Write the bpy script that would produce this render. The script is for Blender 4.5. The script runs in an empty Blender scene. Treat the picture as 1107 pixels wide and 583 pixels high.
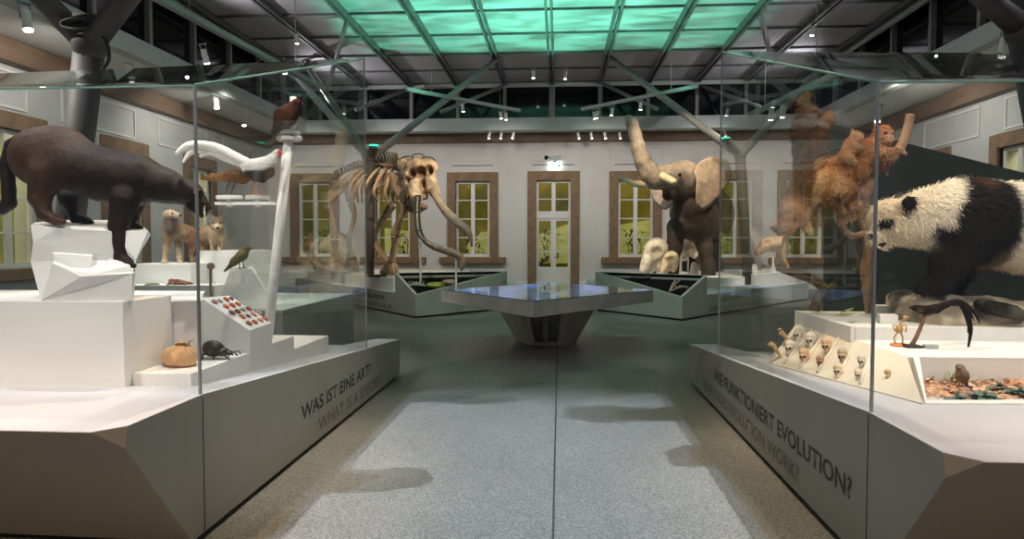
import bpy, bmesh, math, random
import numpy as np
from mathutils import Vector, Matrix, Euler, noise as mnoise

random.seed(7)
SC = bpy.context.scene
COL = SC.collection
PI = math.pi
EYE = 1.5
FPX = 740.0
TH = math.atan(51.5 / FPX)       # the camera is turned a little left of the hall's axis
PH = math.radians(2.2)
FWD = Vector((-math.sin(TH) * math.cos(PH), math.cos(TH) * math.cos(PH), -math.sin(PH)))
RGT = Vector((math.cos(TH), math.sin(TH), 0))
UPV = RGT.cross(FWD)
CAM = Vector((0, 0, EYE))

def ray(px, py):
    return FWD * FPX + RGT * (px - 553.5) + UPV * (291.5 - py)
def W(px, py, D):
    """the point seen at (px, py) at depth D along the camera's axis"""
    return CAM + ray(px, py) * (D / FPX / math.cos(PH))
def S3(x, y, z):
    """plan measured along the view turned into hall coordinates"""
    return W(605 + FPX * x / y, 263 - FPX * (z - EYE) / y, y)
def S2(x, y, z=.8):
    p = S3(x, y, z); return (p.x, p.y)
def SV(p): return S3(p[0], p[1], p[2])
def GZ(px, py, z):
    d = ray(px, py); return CAM + d * ((z - EYE) / d.z)
def GX(px, py, x):
    d = ray(px, py); return CAM + d * (x / d.x)
def GP(px, py, p0, n):
    d = ray(px, py); p0 = Vector(p0); n = Vector(n)
    return CAM + d * ((p0 - CAM).dot(n) / d.dot(n))
def RP(r, Y):
    return r * Y / FPX

# ------------------------------------------------------------------ materials
MATS = {}
def nod(nt, t, **kw):
    n = nt.nodes.new(t)
    for k, v in kw.items():
        setattr(n, k, v)
    return n
def mat(name, col, rough=0.5, metal=0.0, vary=0.12, scale=6.0, bump=0.0, bscale=60.0, coat=None, spec=0.5, emit=0.0, stretch=None, sheen=0.0, col2=None, mixscale=None):
    if name in MATS: return MATS[name]
    m = bpy.data.materials.new(name); m.use_nodes = True
    nt = m.node_tree; b = nt.nodes['Principled BSDF']; L = nt.links.new
    b.inputs['Roughness'].default_value = rough
    b.inputs['Metallic'].default_value = metal
    b.inputs['Specular IOR Level'].default_value = spec
    if sheen: b.inputs['Sheen Weight'].default_value = sheen
    tc = nod(nt, 'ShaderNodeTexCoord'); src = tc.outputs['Object']
    if stretch:
        mp = nod(nt, 'ShaderNodeMapping'); mp.inputs['Scale'].default_value = stretch
        L(src, mp.inputs['Vector']); src = mp.outputs[0]
    nz = nod(nt, 'ShaderNodeTexNoise'); nz.inputs['Scale'].default_value = scale; nz.inputs['Detail'].default_value = 5
    L(src, nz.inputs['Vector'])
    mr = nod(nt, 'ShaderNodeMapRange'); mr.inputs[1].default_value = .3; mr.inputs[2].default_value = .7
    mr.inputs[3].default_value = 1 - vary; mr.inputs[4].default_value = 1 + vary
    L(nz.outputs['Fac'], mr.inputs[0])
    mx = nod(nt, 'ShaderNodeMix', data_type='RGBA', blend_type='MULTIPLY'); mx.inputs[0].default_value = 1
    if coat:
        at = nod(nt, 'ShaderNodeAttribute', attribute_name=coat); base = at.outputs['Color']
        L(base, mx.inputs[6])
    elif col2:
        m2 = nod(nt, 'ShaderNodeMix', data_type='RGBA')
        n2 = nod(nt, 'ShaderNodeTexNoise'); n2.inputs['Scale'].default_value = mixscale or scale; n2.inputs['Detail'].default_value = 8
        L(src, n2.inputs['Vector'])
        rr = nod(nt, 'ShaderNodeMapRange'); rr.inputs[1].default_value = .42; rr.inputs[2].default_value = .58
        L(n2.outputs['Fac'], rr.inputs[0]); L(rr.outputs[0], m2.inputs[0])
        m2.inputs[6].default_value = (*col, 1); m2.inputs[7].default_value = (*col2, 1)
        L(m2.outputs[2], mx.inputs[6])
    else:
        mx.inputs[6].default_value = (*col, 1)
    L(mr.outputs[0], mx.inputs[7]); L(mx.outputs[2], b.inputs['Base Color'])
    if bump:
        nb = nod(nt, 'ShaderNodeTexNoise'); nb.inputs['Scale'].default_value = bscale; nb.inputs['Detail'].default_value = 6
        L(src, nb.inputs['Vector'])
        bp = nod(nt, 'ShaderNodeBump'); bp.inputs['Strength'].default_value = bump; bp.inputs['Distance'].default_value = .02
        L(nb.outputs['Fac'], bp.inputs['Height']); L(bp.outputs[0], b.inputs['Normal'])
    if emit:
        b.inputs['Emission Color'].default_value = (*col, 1); b.inputs['Emission Strength'].default_value = emit
    MATS[name] = m
    return m
def glass_mat(name, tint=(.985, .993, .989), ior=1.3, rough=0.0, refl=.75):
    if name in MATS: return MATS[name]
    m = bpy.data.materials.new(name); m.use_nodes = True
    nt = m.node_tree; nt.nodes.clear(); L = nt.links.new
    o = nod(nt, 'ShaderNodeOutputMaterial'); t = nod(nt, 'ShaderNodeBsdfTransparent'); g = nod(nt, 'ShaderNodeBsdfGlossy')
    t.inputs[0].default_value = (*tint, 1); g.inputs['Roughness'].default_value = rough; g.inputs[0].default_value = (.95, 1, .98, 1)
    lw = nod(nt, 'ShaderNodeLayerWeight'); p5 = nod(nt, 'ShaderNodeMath', operation='POWER'); L(lw.outputs['Facing'], p5.inputs[0]); p5.inputs[1].default_value = 5
    r0 = ((ior - 1) / (ior + 1)) ** 2
    f = nod(nt, 'ShaderNodeMath', operation='MULTIPLY_ADD'); L(p5.outputs[0], f.inputs[0]); f.inputs[1].default_value = refl; f.inputs[2].default_value = r0
    x = nod(nt, 'ShaderNodeMixShader'); L(f.outputs[0], x.inputs[0]); L(t.outputs[0], x.inputs[1]); L(g.outputs[0], x.inputs[2]); L(x.outputs[0], o.inputs[0])
    MATS[name] = m
    return m

# ------------------------------------------------------------------ objects
def wloc(o):
    v = Vector((0, 0, 0))
    while o is not None:
        v += o.location; o = o.parent
    return v
def tag(o, label=None, cat=None, group=None, kind=None):
    if label: o['label'] = label
    if cat: o['category'] = cat
    if group: o['group'] = group
    if kind: o['kind'] = kind
    return o
def thing(name, label, cat, loc=(0, 0, 0), group=None, rz=0.0, kind=None):
    o = bpy.data.objects.new(name, None); COL.objects.link(o)
    o.location = loc; o.rotation_euler = (0, 0, rz); o.empty_display_size = .1
    return tag(o, label, cat, group, kind)
def link_mesh(name, me, m, parent=None, local=False, origin=None, smooth=False):
    o = bpy.data.objects.new(name, me); COL.objects.link(o)
    if m: me.materials.append(m)
    if parent is not None:
        o.parent = parent
        if not local: me.transform(Matrix.Translation(-wloc(parent)))
    elif not local:
        if origin is None:
            n = len(me.vertices); a = np.empty(n * 3, dtype=np.float32); me.vertices.foreach_get('co', a); a = a.reshape(-1, 3)
            lo, hi = a.min(0), a.max(0)
            origin = Vector(((lo[0] + hi[0]) / 2, (lo[1] + hi[1]) / 2, lo[2]))
        origin = Vector([float(c) for c in origin])
        me.transform(Matrix.Translation(-origin)); o.location = origin
    if smooth:
        me.polygons.foreach_set('use_smooth', [True] * len(me.polygons))
    me.update()
    return o
def copy_tree(o, parent=None):
    c = o.copy(); COL.objects.link(c); c.parent = parent
    for ch in list(o.children):
        copy_tree(ch, c)
    return c

def catmull(pts, vals, sub):
    if sub <= 1 or len(pts) < 3: return pts, vals
    P, V = [], []
    n = len(pts)
    for i in range(n - 1):
        p0, p1, p2, p3 = pts[max(i - 1, 0)], pts[i], pts[i + 1], pts[min(i + 2, n - 1)]
        for j in range(sub):
            t = j / sub; t2 = t * t; t3 = t2 * t
            P.append(.5 * ((2 * p1) + (p2 - p0) * t + (2 * p0 - 5 * p1 + 4 * p2 - p3) * t2 + (3 * p1 - p0 - 3 * p2 + p3) * t3))
            V.append(vals[i] * (1 - t) + vals[i + 1] * t)
    P.append(pts[-1]); V.append(vals[-1])
    return P, V

class MB:
    def __init__(self): self.v = []; self.f = []
    def add(self, vs, fs):
        n = len(self.v); self.v += [tuple(p) for p in vs]; self.f += [[i + n for i in q] for q in fs]
        return self
    def box(self, a, b, M=None):
        x0, y0, z0 = a; x1, y1, z1 = b
        vs = [Vector(p) for p in ((x0, y0, z0), (x1, y0, z0), (x1, y1, z0), (x0, y1, z0), (x0, y0, z1), (x1, y0, z1), (x1, y1, z1), (x0, y1, z1))]
        if M is not None: vs = [M @ p for p in vs]
        return self.add(vs, [(0, 3, 2, 1), (4, 5, 6, 7), (0, 1, 5, 4), (1, 2, 6, 5), (2, 3, 7, 6), (3, 0, 4, 7)])
    def prism(self, poly, z0, z1):
        n = len(poly)
        zt = z1 if isinstance(z1, (list, tuple)) else [z1] * n
        zb = z0 if isinstance(z0, (list, tuple)) else [z0] * n
        vs = [(p[0], p[1], zb[i]) for i, p in enumerate(poly)] + [(p[0], p[1], zt[i]) for i, p in enumerate(poly)]
        fs = [list(range(n))[::-1], [i + n for i in range(n)]] + [(i, (i + 1) % n, (i + 1) % n + n, i + n) for i in range(n)]
        return self.add(vs, fs)
    def slab(self, pts, off):
        """a flat polygon in space given the thickness vector off"""
        n = len(pts); off = Vector(off); pts = [Vector(p) for p in pts]
        vs = pts + [p + off for p in pts]
        return self.add(vs, [list(range(n))[::-1], [i + n for i in range(n)]] + [(i, (i + 1) % n, (i + 1) % n + n, i + n) for i in range(n)])
    def tube(self, pts, rads, n=10, sub=4, flat=1.0, cap=True, up=None):
        pts = [Vector(p) for p in pts]
        if not isinstance(rads, (list, tuple)): rads = [rads] * len(pts)
        pts, rads = catmull(pts, list(rads), sub)
        rings = []; prev = None
        for i, p in enumerate(pts):
            d = pts[min(i + 1, len(pts) - 1)] - pts[max(i - 1, 0)]
            if d.length < 1e-9: d = Vector((0, 0, 1))
            d.normalize()
            if prev is None:
                a = Vector(up) if up else (Vector((0, 0, 1)) if abs(d.z) < .9 else Vector((1, 0, 0)))
            else: a = prev
            s = (a - d * a.dot(d))
            if s.length < 1e-6: s = d.orthogonal()
            s.normalize(); prev = s; t = d.cross(s)
            rings.append([p + (s * math.cos(2 * PI * k / n) * flat + t * math.sin(2 * PI * k / n)) * rads[i] for k in range(n)])
        return self.rings(rings, cap)
    def rings(self, rings, cap=True):
        n = len(rings[0]); vs = [p for r in rings for p in r]; fs = []
        for i in range(len(rings) - 1):
            for k in range(n):
                fs.append((i * n + k, i * n + (k + 1) % n, (i + 1) * n + (k + 1) % n, (i + 1) * n + k))
        if cap:
            fs.append(list(range(n))[::-1]); fs.append([(len(rings) - 1) * n + k for k in range(n)])
        return self.add(vs, fs)
    def ball(self, c, r, n=12, m=8, M=None):
        if not isinstance(r, (list, tuple)): r = (r, r, r)
        c = Vector(c); vs = []; fs = []
        for i in range(m + 1):
            a = PI * i / m
            for k in range(n):
                p = Vector((r[0] * math.sin(a) * math.cos(2 * PI * k / n), r[1] * math.sin(a) * math.sin(2 * PI * k / n), r[2] * math.cos(a)))
                if M is not None: p = M @ p
                vs.append(c + p)
        for i in range(m):
            for k in range(n):
                fs.append((i * n + k, (i + 1) * n + k, (i + 1) * n + (k + 1) % n, i * n + (k + 1) % n))
        return self.add(vs, fs)
    def lathe(self, prof, c=(0, 0, 0), n=20, M=None):
        c = Vector(c); rings = []
        for r, z in prof:
            ps = [Vector((r * math.cos(2 * PI * k / n), r * math.sin(2 * PI * k / n), z)) for k in range(n)]
            if M is not None: ps = [M @ p for p in ps]
            rings.append([c + p for p in ps])
        return self.rings(rings)
    def leaf(self, p, d, ln, w, droop=.3, up=(0, 0, 1)):
        p = Vector(p); d = Vector(d).normalized(); s = d.cross(Vector(up))
        if s.length < 1e-3: s = Vector((1, 0, 0))
        s.normalize(); rows = []
        for t, ww in ((0, .15), (.3, .9), (.6, 1), (.85, .5), (1, .05)):
            c = p + d * ln * t - Vector((0, 0, 1)) * droop * ln * t * t
            rows.append((c - s * w * ww * .5, c + Vector((0, 0, -.12 * w * ww)), c + s * w * ww * .5))
        vs = [q for r in rows for q in r]; fs = []
        for i in range(4):
            fs += [(3 * i, 3 * i + 1, 3 * i + 4, 3 * i + 3), (3 * i + 1, 3 * i + 2, 3 * i + 5, 3 * i + 4)]
        return self.add(vs, fs)
    def mesh(self, name, bevel=0.0, merge=True):
        me = bpy.data.meshes.new(name); me.from_pydata(self.v, [], self.f)
        bm = bmesh.new(); bm.from_mesh(me)
        if merge: bmesh.ops.remove_doubles(bm, verts=bm.verts, dist=1e-5)
        bmesh.ops.recalc_face_normals(bm, faces=bm.faces)
        if bevel:
            bmesh.ops.bevel(bm, geom=[e for e in bm.edges if e.is_manifold and e.calc_face_angle(0) > .3], offset=bevel, segments=2, profile=.6, affect='EDGES', clamp_overlap=True)
        bm.to_mesh(me); bm.free()
        return me
    def build(self, name, m, parent=None, smooth=False, bevel=0.0, local=False, origin=None, merge=True):
        return link_mesh(name, self.mesh(name, bevel, merge), m, parent, local, origin, smooth)

def _text_raw(s):
    cu = bpy.data.curves.new('t', 'FONT'); cu.body = s; cu.size = 1; cu.extrude = 0; cu.resolution_u = 3; cu.offset = .02
    o = bpy.data.objects.new('t', cu); COL.objects.link(o)
    bpy.context.view_layer.update()
    me = bpy.data.meshes.new_from_object(o.evaluated_get(bpy.context.evaluated_depsgraph_get()))
    bpy.data.objects.remove(o)
    xs = [v.co.x for v in me.vertices]
    return me, min(xs), max(xs)
def text_mesh(s, name, m, parent, origin, xdir, ydir, length=None, height=.1, depth=.002):
    """one line of lettering, a part for each word"""
    me, lo, hi = _text_raw(s); bpy.data.meshes.remove(me)
    sy = height / .73
    sx = sy if length is None else length / (hi - lo)
    xd = Vector(xdir).normalized(); yd = Vector(ydir).normalized(); nd = xd.cross(yd); O = Vector(origin)
    words = s.split(' '); pre = ''
    for wd in words:
        me, a, b = _text_raw(wd)
        m2, l2, h2 = _text_raw(pre + wd); bpy.data.meshes.remove(m2)
        off = h2 - b - lo; pre += wd + ' '
        me.name = name
        for v in me.vertices:
            v.co = O + xd * ((v.co.x + off) * sx) + yd * (v.co.y * sy) + nd * depth
        link_mesh(name, me, m, parent)

# ------------------------------------------------------------------ organic bodies: a blended distance field turned into one continuous skin
def _d_cone(P, a, b, ra, rb):
    ab = b - a; L2 = max(float(ab @ ab), 1e-12)
    t = np.clip(((P - a) @ ab) / L2, 0, 1)
    q = P - a - t[..., None] * ab
    return np.sqrt((q * q).sum(-1)) - (ra + (rb - ra) * t)
def _d_ell(P, c, r, R):
    q = (P - c) @ R
    k0 = np.sqrt(((q / r) ** 2).sum(-1)); k1 = np.sqrt(((q / (r * r)) ** 2).sum(-1)) + 1e-9
    return k0 * (k0 - 1) / k1
def prim_d(p, P):
    if p.get('xz'): P = P.copy(); P[..., 1] = p['a'][1]
    if p['t'] == 'c': return _d_cone(P, p['a'], p['b'], p['ra'], p['rb'])
    return _d_ell(P, p['a'], p['r'], p['R'])
def prim_bb(p):
    if p['t'] == 'c':
        r = max(p['ra'], p['rb'])
        return np.minimum(p['a'], p['b']) - r, np.maximum(p['a'], p['b']) + r
    r = np.abs(p['R']) @ p['r']
    return p['a'] - r, p['a'] + r
def cone(a, b, ra, rb, col=(.5, .5, .5), k=None, sub=False):
    return dict(t='c', a=np.array(a, float), b=np.array(b, float), ra=ra, rb=rb, col=col, k=k, sub=sub)
def ell(c, r, col=(.5, .5, .5), R=None, k=None, sub=False):
    return dict(t='e', a=np.array(c, float), r=np.array(r, float), R=np.eye(3) if R is None else np.array(R), col=col, k=k, sub=sub)
def surfnet(F, org, h):
    s = F < 0
    nx, ny, nz = F.shape
    cnt = np.zeros((nx - 1, ny - 1, nz - 1), np.int8)
    offs = [(i, j, k) for i in (0, 1) for j in (0, 1) for k in (0, 1)]
    for i, j, k in offs: cnt += s[i:nx - 1 + i, j:ny - 1 + j, k:nz - 1 + k]
    act = (cnt > 0) & (cnt < 8)
    I = np.argwhere(act)
    idx = -np.ones(act.shape, np.int64); idx[act] = np.arange(len(I))
    V = {o: F[I[:, 0] + o[0], I[:, 1] + o[1], I[:, 2] + o[2]] for o in offs}
    acc = np.zeros((len(I), 3)); n = np.zeros(len(I))
    for o in offs:
        for ax in range(3):
            if o[ax] == 0:
                p = list(o); p[ax] = 1; p = tuple(p)
                a, b = V[o], V[p]; cr = (a < 0) != (b < 0)
                t = np.where(cr, a / np.where(cr, a - b, 1), 0)
                pos = np.tile(np.array(o, float), (len(I), 1)); pos[:, ax] = t
                acc += np.where(cr[:, None], pos, 0); n += cr
    verts = (I + acc / n[:, None]) * h + org
    faces = []
    for ax in range(3):
        u, v = (ax + 1) % 3, (ax + 2) % 3
        A = s.take(range(0, F.shape[ax] - 1), ax); B = s.take(range(1, F.shape[ax]), ax)
        E = np.argwhere(A != B)
        E = E[(E[:, u] > 0) & (E[:, v] > 0) & (E[:, u] < F.shape[u] - 1) & (E[:, v] < F.shape[v] - 1)]
        inside = A[E[:, 0], E[:, 1], E[:, 2]]
        q = []
        for du, dv in ((-1, -1), (0, -1), (0, 0), (-1, 0)):
            c = E.copy(); c[:, u] += du; c[:, v] += dv
            q.append(idx[c[:, 0], c[:, 1], c[:, 2]])
        q = np.stack(q, 1); q[~inside] = q[~inside][:, ::-1]
        faces.append(q)
    return verts, np.concatenate(faces)
def body(name, prims, vox, m, parent=None, k=.03, paint=(), cblend=.35, rough_amp=0.0, rough_scale=20.0, label=None, origin=None, local=False):
    add = [p for p in prims if not p['sub']]; subs = [p for p in prims if p['sub']]
    lo = np.min([prim_bb(p)[0] for p in add], 0) - 3 * vox - k * .3; hi = np.max([prim_bb(p)[1] for p in add], 0) + 3 * vox + k * .3
    n = np.ceil((hi - lo) / vox).astype(int) + 1
    F = np.full(n, 10.0, np.float32)
    ax = [lo[i] + np.arange(n[i]) * vox for i in range(3)]
    for p in add + subs:
        kk = p['k'] if p['k'] is not None else k
        a, b = prim_bb(p); i0 = np.clip(np.floor((a - kk * 1.2 - 3 * vox - lo) / vox).astype(int), 0, n - 1); i1 = np.clip(np.ceil((b + kk * 1.2 + 3 * vox - lo) / vox).astype(int) + 1, 1, n)
        sl = tuple(slice(i0[i], i1[i]) for i in range(3))
        G = np.stack(np.meshgrid(*[ax[i][sl[i]] for i in range(3)], indexing='ij'), -1)
        d = prim_d(p, G); f = F[sl]
        if p['sub']:
            d = -d; h = np.clip(kk - np.abs(f - d), 0, None) / kk; F[sl] = np.maximum(f, d) + h * h * kk * .25
        else:
            h = np.clip(kk - np.abs(f - d), 0, None) / kk; F[sl] = np.minimum(f, d) - h * h * kk * .25
    v, q = surfnet(F, lo, vox)
    # one light smoothing pass
    nb = np.zeros_like(v); c = np.zeros(len(v))
    for i in range(4):
        a, b = q[:, i], q[:, (i + 1) % 4]
        np.add.at(nb, a, v[b]); np.add.at(c, a, 1)
    v2 = v * .5 + (nb / np.maximum(c, 1)[:, None]) * .5
    v = np.where(c[:, None] > 0, v2, v)
    D = np.stack([prim_d(p, v) for p in add], 1); s = cblend * k + 1e-4
    w = np.exp(-(D - D.min(1, keepdims=True)) / s); w /= w.sum(1, keepdims=True)
    C = w @ np.array([p['col'] for p in add])
    for p in paint:
        d = prim_d(p, v); ed = p['k'] if p['k'] is not None else vox * 1.5
        t = np.clip(.5 - d / (2 * ed), 0, 1)[:, None]
        C = C * (1 - t) + np.array(p['col']) * t
    me = bpy.data.meshes.new(name); me.from_pydata([tuple(p) for p in v], [], [tuple(int(i) for i in f) for f in q]); me.update()
    if rough_amp:
        nr = np.empty(len(v) * 3, np.float32); me.vertices.foreach_get('normal', nr); nr = nr.reshape(-1, 3)
        dn = np.array([mnoise.noise(Vector(p) * rough_scale) + .5 * mnoise.noise(Vector(p) * rough_scale * 2.3) for p in v])
        v = v + nr * (dn * rough_amp)[:, None]
        me.vertices.foreach_set('co', v.astype(np.float32).ravel())
    at = me.color_attributes.new('coat', 'FLOAT_COLOR', 'POINT')
    at.data.foreach_set('color', np.concatenate([C, np.ones((len(C), 1))], 1).astype(np.float32).ravel())
    return link_mesh(name, me, m, parent, local, origin, True)

def fur(o, n, ln, wd, flow=(0, 0, -1), lay=.75, seed=3, skip=None):
    """short hairs over a body, coloured like the coat under them; one part"""
    me = o.data; rg = np.random.default_rng(seed)
    P = np.empty(len(me.vertices) * 3, np.float32); me.vertices.foreach_get('co', P); P = P.reshape(-1, 3)
    N = np.empty_like(P); me.vertices.foreach_get('normal', N.ravel()); N = N.reshape(-1, 3)
    nr = np.empty(len(me.vertices) * 3, np.float32); me.vertices.foreach_get('normal', nr); N = nr.reshape(-1, 3)
    C = np.empty(len(me.vertices) * 4, np.float32); me.color_attributes['coat'].data.foreach_get('color', C); C = C.reshape(-1, 4)
    idx = rg.integers(0, len(P), n)
    if skip is not None: idx = idx[[not skip(P[i]) for i in idx]]
    n = len(idx); f = np.tile(np.array(flow, float), (n, 1)) + rg.normal(0, .35, (n, 3)); nn = N[idx]
    f = f - nn * (f * nn).sum(1, keepdims=True); f /= np.linalg.norm(f, axis=1, keepdims=True) + 1e-9
    d = f * lay + nn * (1 - lay) ; d /= np.linalg.norm(d, axis=1, keepdims=True)
    s = np.cross(d, nn); s /= np.linalg.norm(s, axis=1, keepdims=True) + 1e-9
    L = ln * rg.uniform(.6, 1.3, (n, 1)); b0 = P[idx] + rg.normal(0, ln * .12, (n, 3)) - nn * ln * .08
    m1 = b0 + d * L * .55 + nn * L * .10
    V = np.stack([b0 - s * wd / 2, b0 + s * wd / 2, m1 + s * wd * .38, m1 - s * wd * .38, b0 + d * L], 1).reshape(-1, 3)
    k = np.arange(n) * 5
    F = [(a, a + 1, a + 2, a + 3) for a in k.tolist()] + [(a + 3, a + 2, a + 4) for a in k.tolist()]
    h = bpy.data.meshes.new('fur'); h.from_pydata(V.tolist(), [], F); h.update()
    cc = np.repeat(C[idx] * rg.uniform(.75, 1.2, (n, 1)), 5, 0); cc[:, 3] = 1
    at = h.color_attributes.new('coat', 'FLOAT_COLOR', 'POINT'); at.data.foreach_set('color', cc.astype(np.float32).ravel())
    q = link_mesh('fur', h, M_fur, o, local=True); q['kind'] = 'stuff'
    return q

class PX:
    """body pieces laid out by where they are seen, at a real depth"""
    def __init__(self, Y): self.Y = Y; self.p = []; self.paint = []
    def c(self, a, b, col=None, k=None, sub=False, to=None):
        """a, b = (px, py, radius px, depth offset)"""
        a = tuple(a) + (0,) * (4 - len(a)); b = tuple(b) + (0,) * (4 - len(b))
        ya, yb = self.Y + a[3], self.Y + b[3]
        q = cone(W(a[0], a[1], ya), W(b[0], b[1], yb), RP(a[2], ya), RP(b[2], yb), col or self.col, k, sub)
        (self.paint if to == 'paint' else self.p).append(q); return self
    def e(self, c, r, ry, col=None, ang=0, k=None, sub=False, to=None):
        """c = (px, py, depth offset), r = (rx px, rz px), ry metres deep, ang tilts in the picture plane"""
        c = tuple(c) + (0,) * (3 - len(c)); y = self.Y + c[2]
        R = np.array(Matrix.Rotation(math.radians(ang), 3, 'Y'))
        q = ell(W(c[0], c[1], y), (RP(r[0], y), ry, RP(r[1], y)), col or self.col, R, k, sub)
        (self.paint if to == 'paint' else self.p).append(q); return self

def lamp(kind, name, loc, power, col=(1, 1, 1), target=None, size=.1, spot=60, blend=.5, rot=None, sy=None):
    d = bpy.data.lights.new(name, kind); d.energy = power; d.color = col
    if kind == 'AREA':
        d.size = size
        if sy: d.shape = 'RECTANGLE'; d.size_y = sy
    else: d.shadow_soft_size = size
    if kind == 'SPOT': d.spot_size = math.radians(spot); d.spot_blend = blend
    o = bpy.data.objects.new(name, d); COL.objects.link(o); o.location = loc
    if target is not None: o.rotation_euler = (Vector(target) - Vector(loc)).to_track_quat('-Z', 'Y').to_euler()
    if rot: o.rotation_euler = rot
    return o
ORD = ['first', 'second', 'third', 'fourth', 'fifth', 'sixth', 'seventh', 'eighth', 'ninth', 'tenth', 'eleventh', 'twelfth']
# ------------------------------------------------------------------ palette
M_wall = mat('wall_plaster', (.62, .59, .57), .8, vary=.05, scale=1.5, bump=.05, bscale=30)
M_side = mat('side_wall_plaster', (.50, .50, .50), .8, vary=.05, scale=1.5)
M_white = mat('white_display_paint', (.82, .81, .79), .45, vary=.03, scale=3)
M_body = mat('greige_plinth_paint', (.30, .29, .25), .5, vary=.04, scale=2)
M_deck = mat('deck_paint', (.56, .57, .63), .4, vary=.04, scale=3)
M_dark = mat('dark_recess', (.02, .02, .02), .6)
M_blackfelt = mat('black_tray_lining', (.010, .009, .009), .9, spec=.05)
M_steel = mat('grey_steel', (.30, .32, .33), .35, .8, vary=.05)
M_colpaint = mat('column_paint', (.06, .056, .056), .6, 0, vary=.08, spec=.3)
M_colfar = mat('far_column_paint', (.035, .033, .033), .6, 0, vary=.08, spec=.3)
M_strut = mat('strut_paint', (.22, .23, .23), .45, .3, vary=.06)
M_beamgrid = mat('ceiling_grid_paint', (.10, .105, .11), .5, .2)
M_panel = mat('ceiling_panel', (.34, .33, .355), .85, vary=.06, scale=.8, bump=.04, bscale=12)
M_ring = mat('ring_beam_paint', (.42, .46, .44), .6, vary=.05)
M_soffit = mat('soffit_white', (.74, .75, .74), .6, vary=.04)
M_night = mat('night_glass', (.004, .005, .006), .08, vary=.1)
M_brown = mat('sandstone_surround', (.21, .128, .072), .75, vary=.22, scale=9, bump=.12, bscale=40)
M_cornice = mat('cornice_wood', (.16, .105, .07), .6, vary=.2, scale=5, stretch=(1, .2, 1))
M_sash = mat('sash_white', (.70, .69, .66), .5, vary=.04)
M_post = mat('clerestory_post', (.24, .24, .22), .5, .3)
M_glass = glass_mat('clear_glass')
M_winglass = glass_mat('window_glass', (.96, .97, .94), 1.45, 0, .9)
M_letter = mat('dark_lettering', (.045, .045, .045), .6)
M_letter2 = mat('grey_lettering', (.16, .155, .145), .6)
M_coat = mat('animal_coat', (1, 1, 1), .85, vary=.20, scale=38, bump=.9, bscale=110, coat='coat', spec=.12)
M_fur = mat('fur_hair', (1, 1, 1), .75, vary=.1, scale=30, coat='coat', spec=.12)
M_sleek = mat('sleek_coat', (1, 1, 1), .40, vary=.25, scale=14, bump=.35, bscale=160, coat='coat', spec=.14)
M_hide = mat('elephant_hide', (1, 1, 1), .75, vary=.28, scale=7, bump=.8, bscale=28, coat='coat', spec=.3)
M_bone = mat('old_bone', (.30, .19, .125), .6, vary=.35, scale=7, bump=.35, bscale=40)
M_bonepale = mat('pale_bone', (.66, .54, .42), .6, vary=.22, scale=12, bump=.25, bscale=50, coat='coat')
M_ivory = mat('ivory', (.62, .50, .34), .35, vary=.2, scale=5)
M_black = mat('black_gloss', (.008, .008, .008), .18)
M_bark = mat('branch_bark', (.24, .15, .095), .8, vary=.45, scale=8, bump=.7, bscale=45, stretch=(1, 1, .3))
M_led = mat('lamp_lens', (1, .96, .9), .3, emit=14)

# ------------------------------------------------------------------ floor
def floor_material():
    m = bpy.data.materials.new('terrazzo'); m.use_nodes = True
    nt = m.node_tree; b = nt.nodes['Principled BSDF']; L = nt.links.new
    tc = nod(nt, 'ShaderNodeTexCoord')
    v = nod(nt, 'ShaderNodeTexVoronoi'); v.inputs['Scale'].default_value = 170; L(tc.outputs['Object'], v.inputs['Vector'])
    r = nod(nt, 'ShaderNodeValToRGB'); r.color_ramp.elements[0].color = (.075, .074, .068, 1); r.color_ramp.elements[1].color = (.27, .26, .24, 1)
    r.color_ramp.elements[0].position = .1; r.color_ramp.elements[1].position = .9
    sx = nod(nt, 'ShaderNodeSeparateColor'); L(v.outputs['Color'], sx.inputs[0]); L(sx.outputs[0], r.inputs[0])
    n = nod(nt, 'ShaderNodeTexNoise'); n.inputs['Scale'].default_value = 1.3; L(tc.outputs['Object'], n.inputs['Vector'])
    mr = nod(nt, 'ShaderNodeMapRange'); mr.inputs[3].default_value = .8; mr.inputs[4].default_value = 1.15; L(n.outputs['Fac'], mr.inputs[0])
    mx = nod(nt, 'ShaderNodeMix', data_type='RGBA', blend_type='MULTIPLY'); mx.inputs[0].default_value = 1
    L(r.outputs[0], mx.inputs[6]); L(mr.outputs[0], mx.inputs[7]); L(mx.outputs[2], b.inputs['Base Color'])
    b.inputs['Roughness'].default_value = .42; b.inputs['Specular IOR Level'].default_value = .4
    return m
FLOOR_Y0 = -3.0
fm = MB()
JX = -.03
for x0, x1 in ((-12, JX - .006), (JX + .006, 12)):
    fm.box((x0, FLOOR_Y0, -.2), (x1, 26.5, 0))
fl = fm.build('floor', floor_material(), origin=(0, 0, 0)); tag(fl, 'speckled grey terrazzo floor', 'floor', kind='structure')
jo = MB().box((JX - .006, FLOOR_Y0, -.2), (JX + .006, 26.5, -.003)).build('joint', M_dark, fl)

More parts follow.
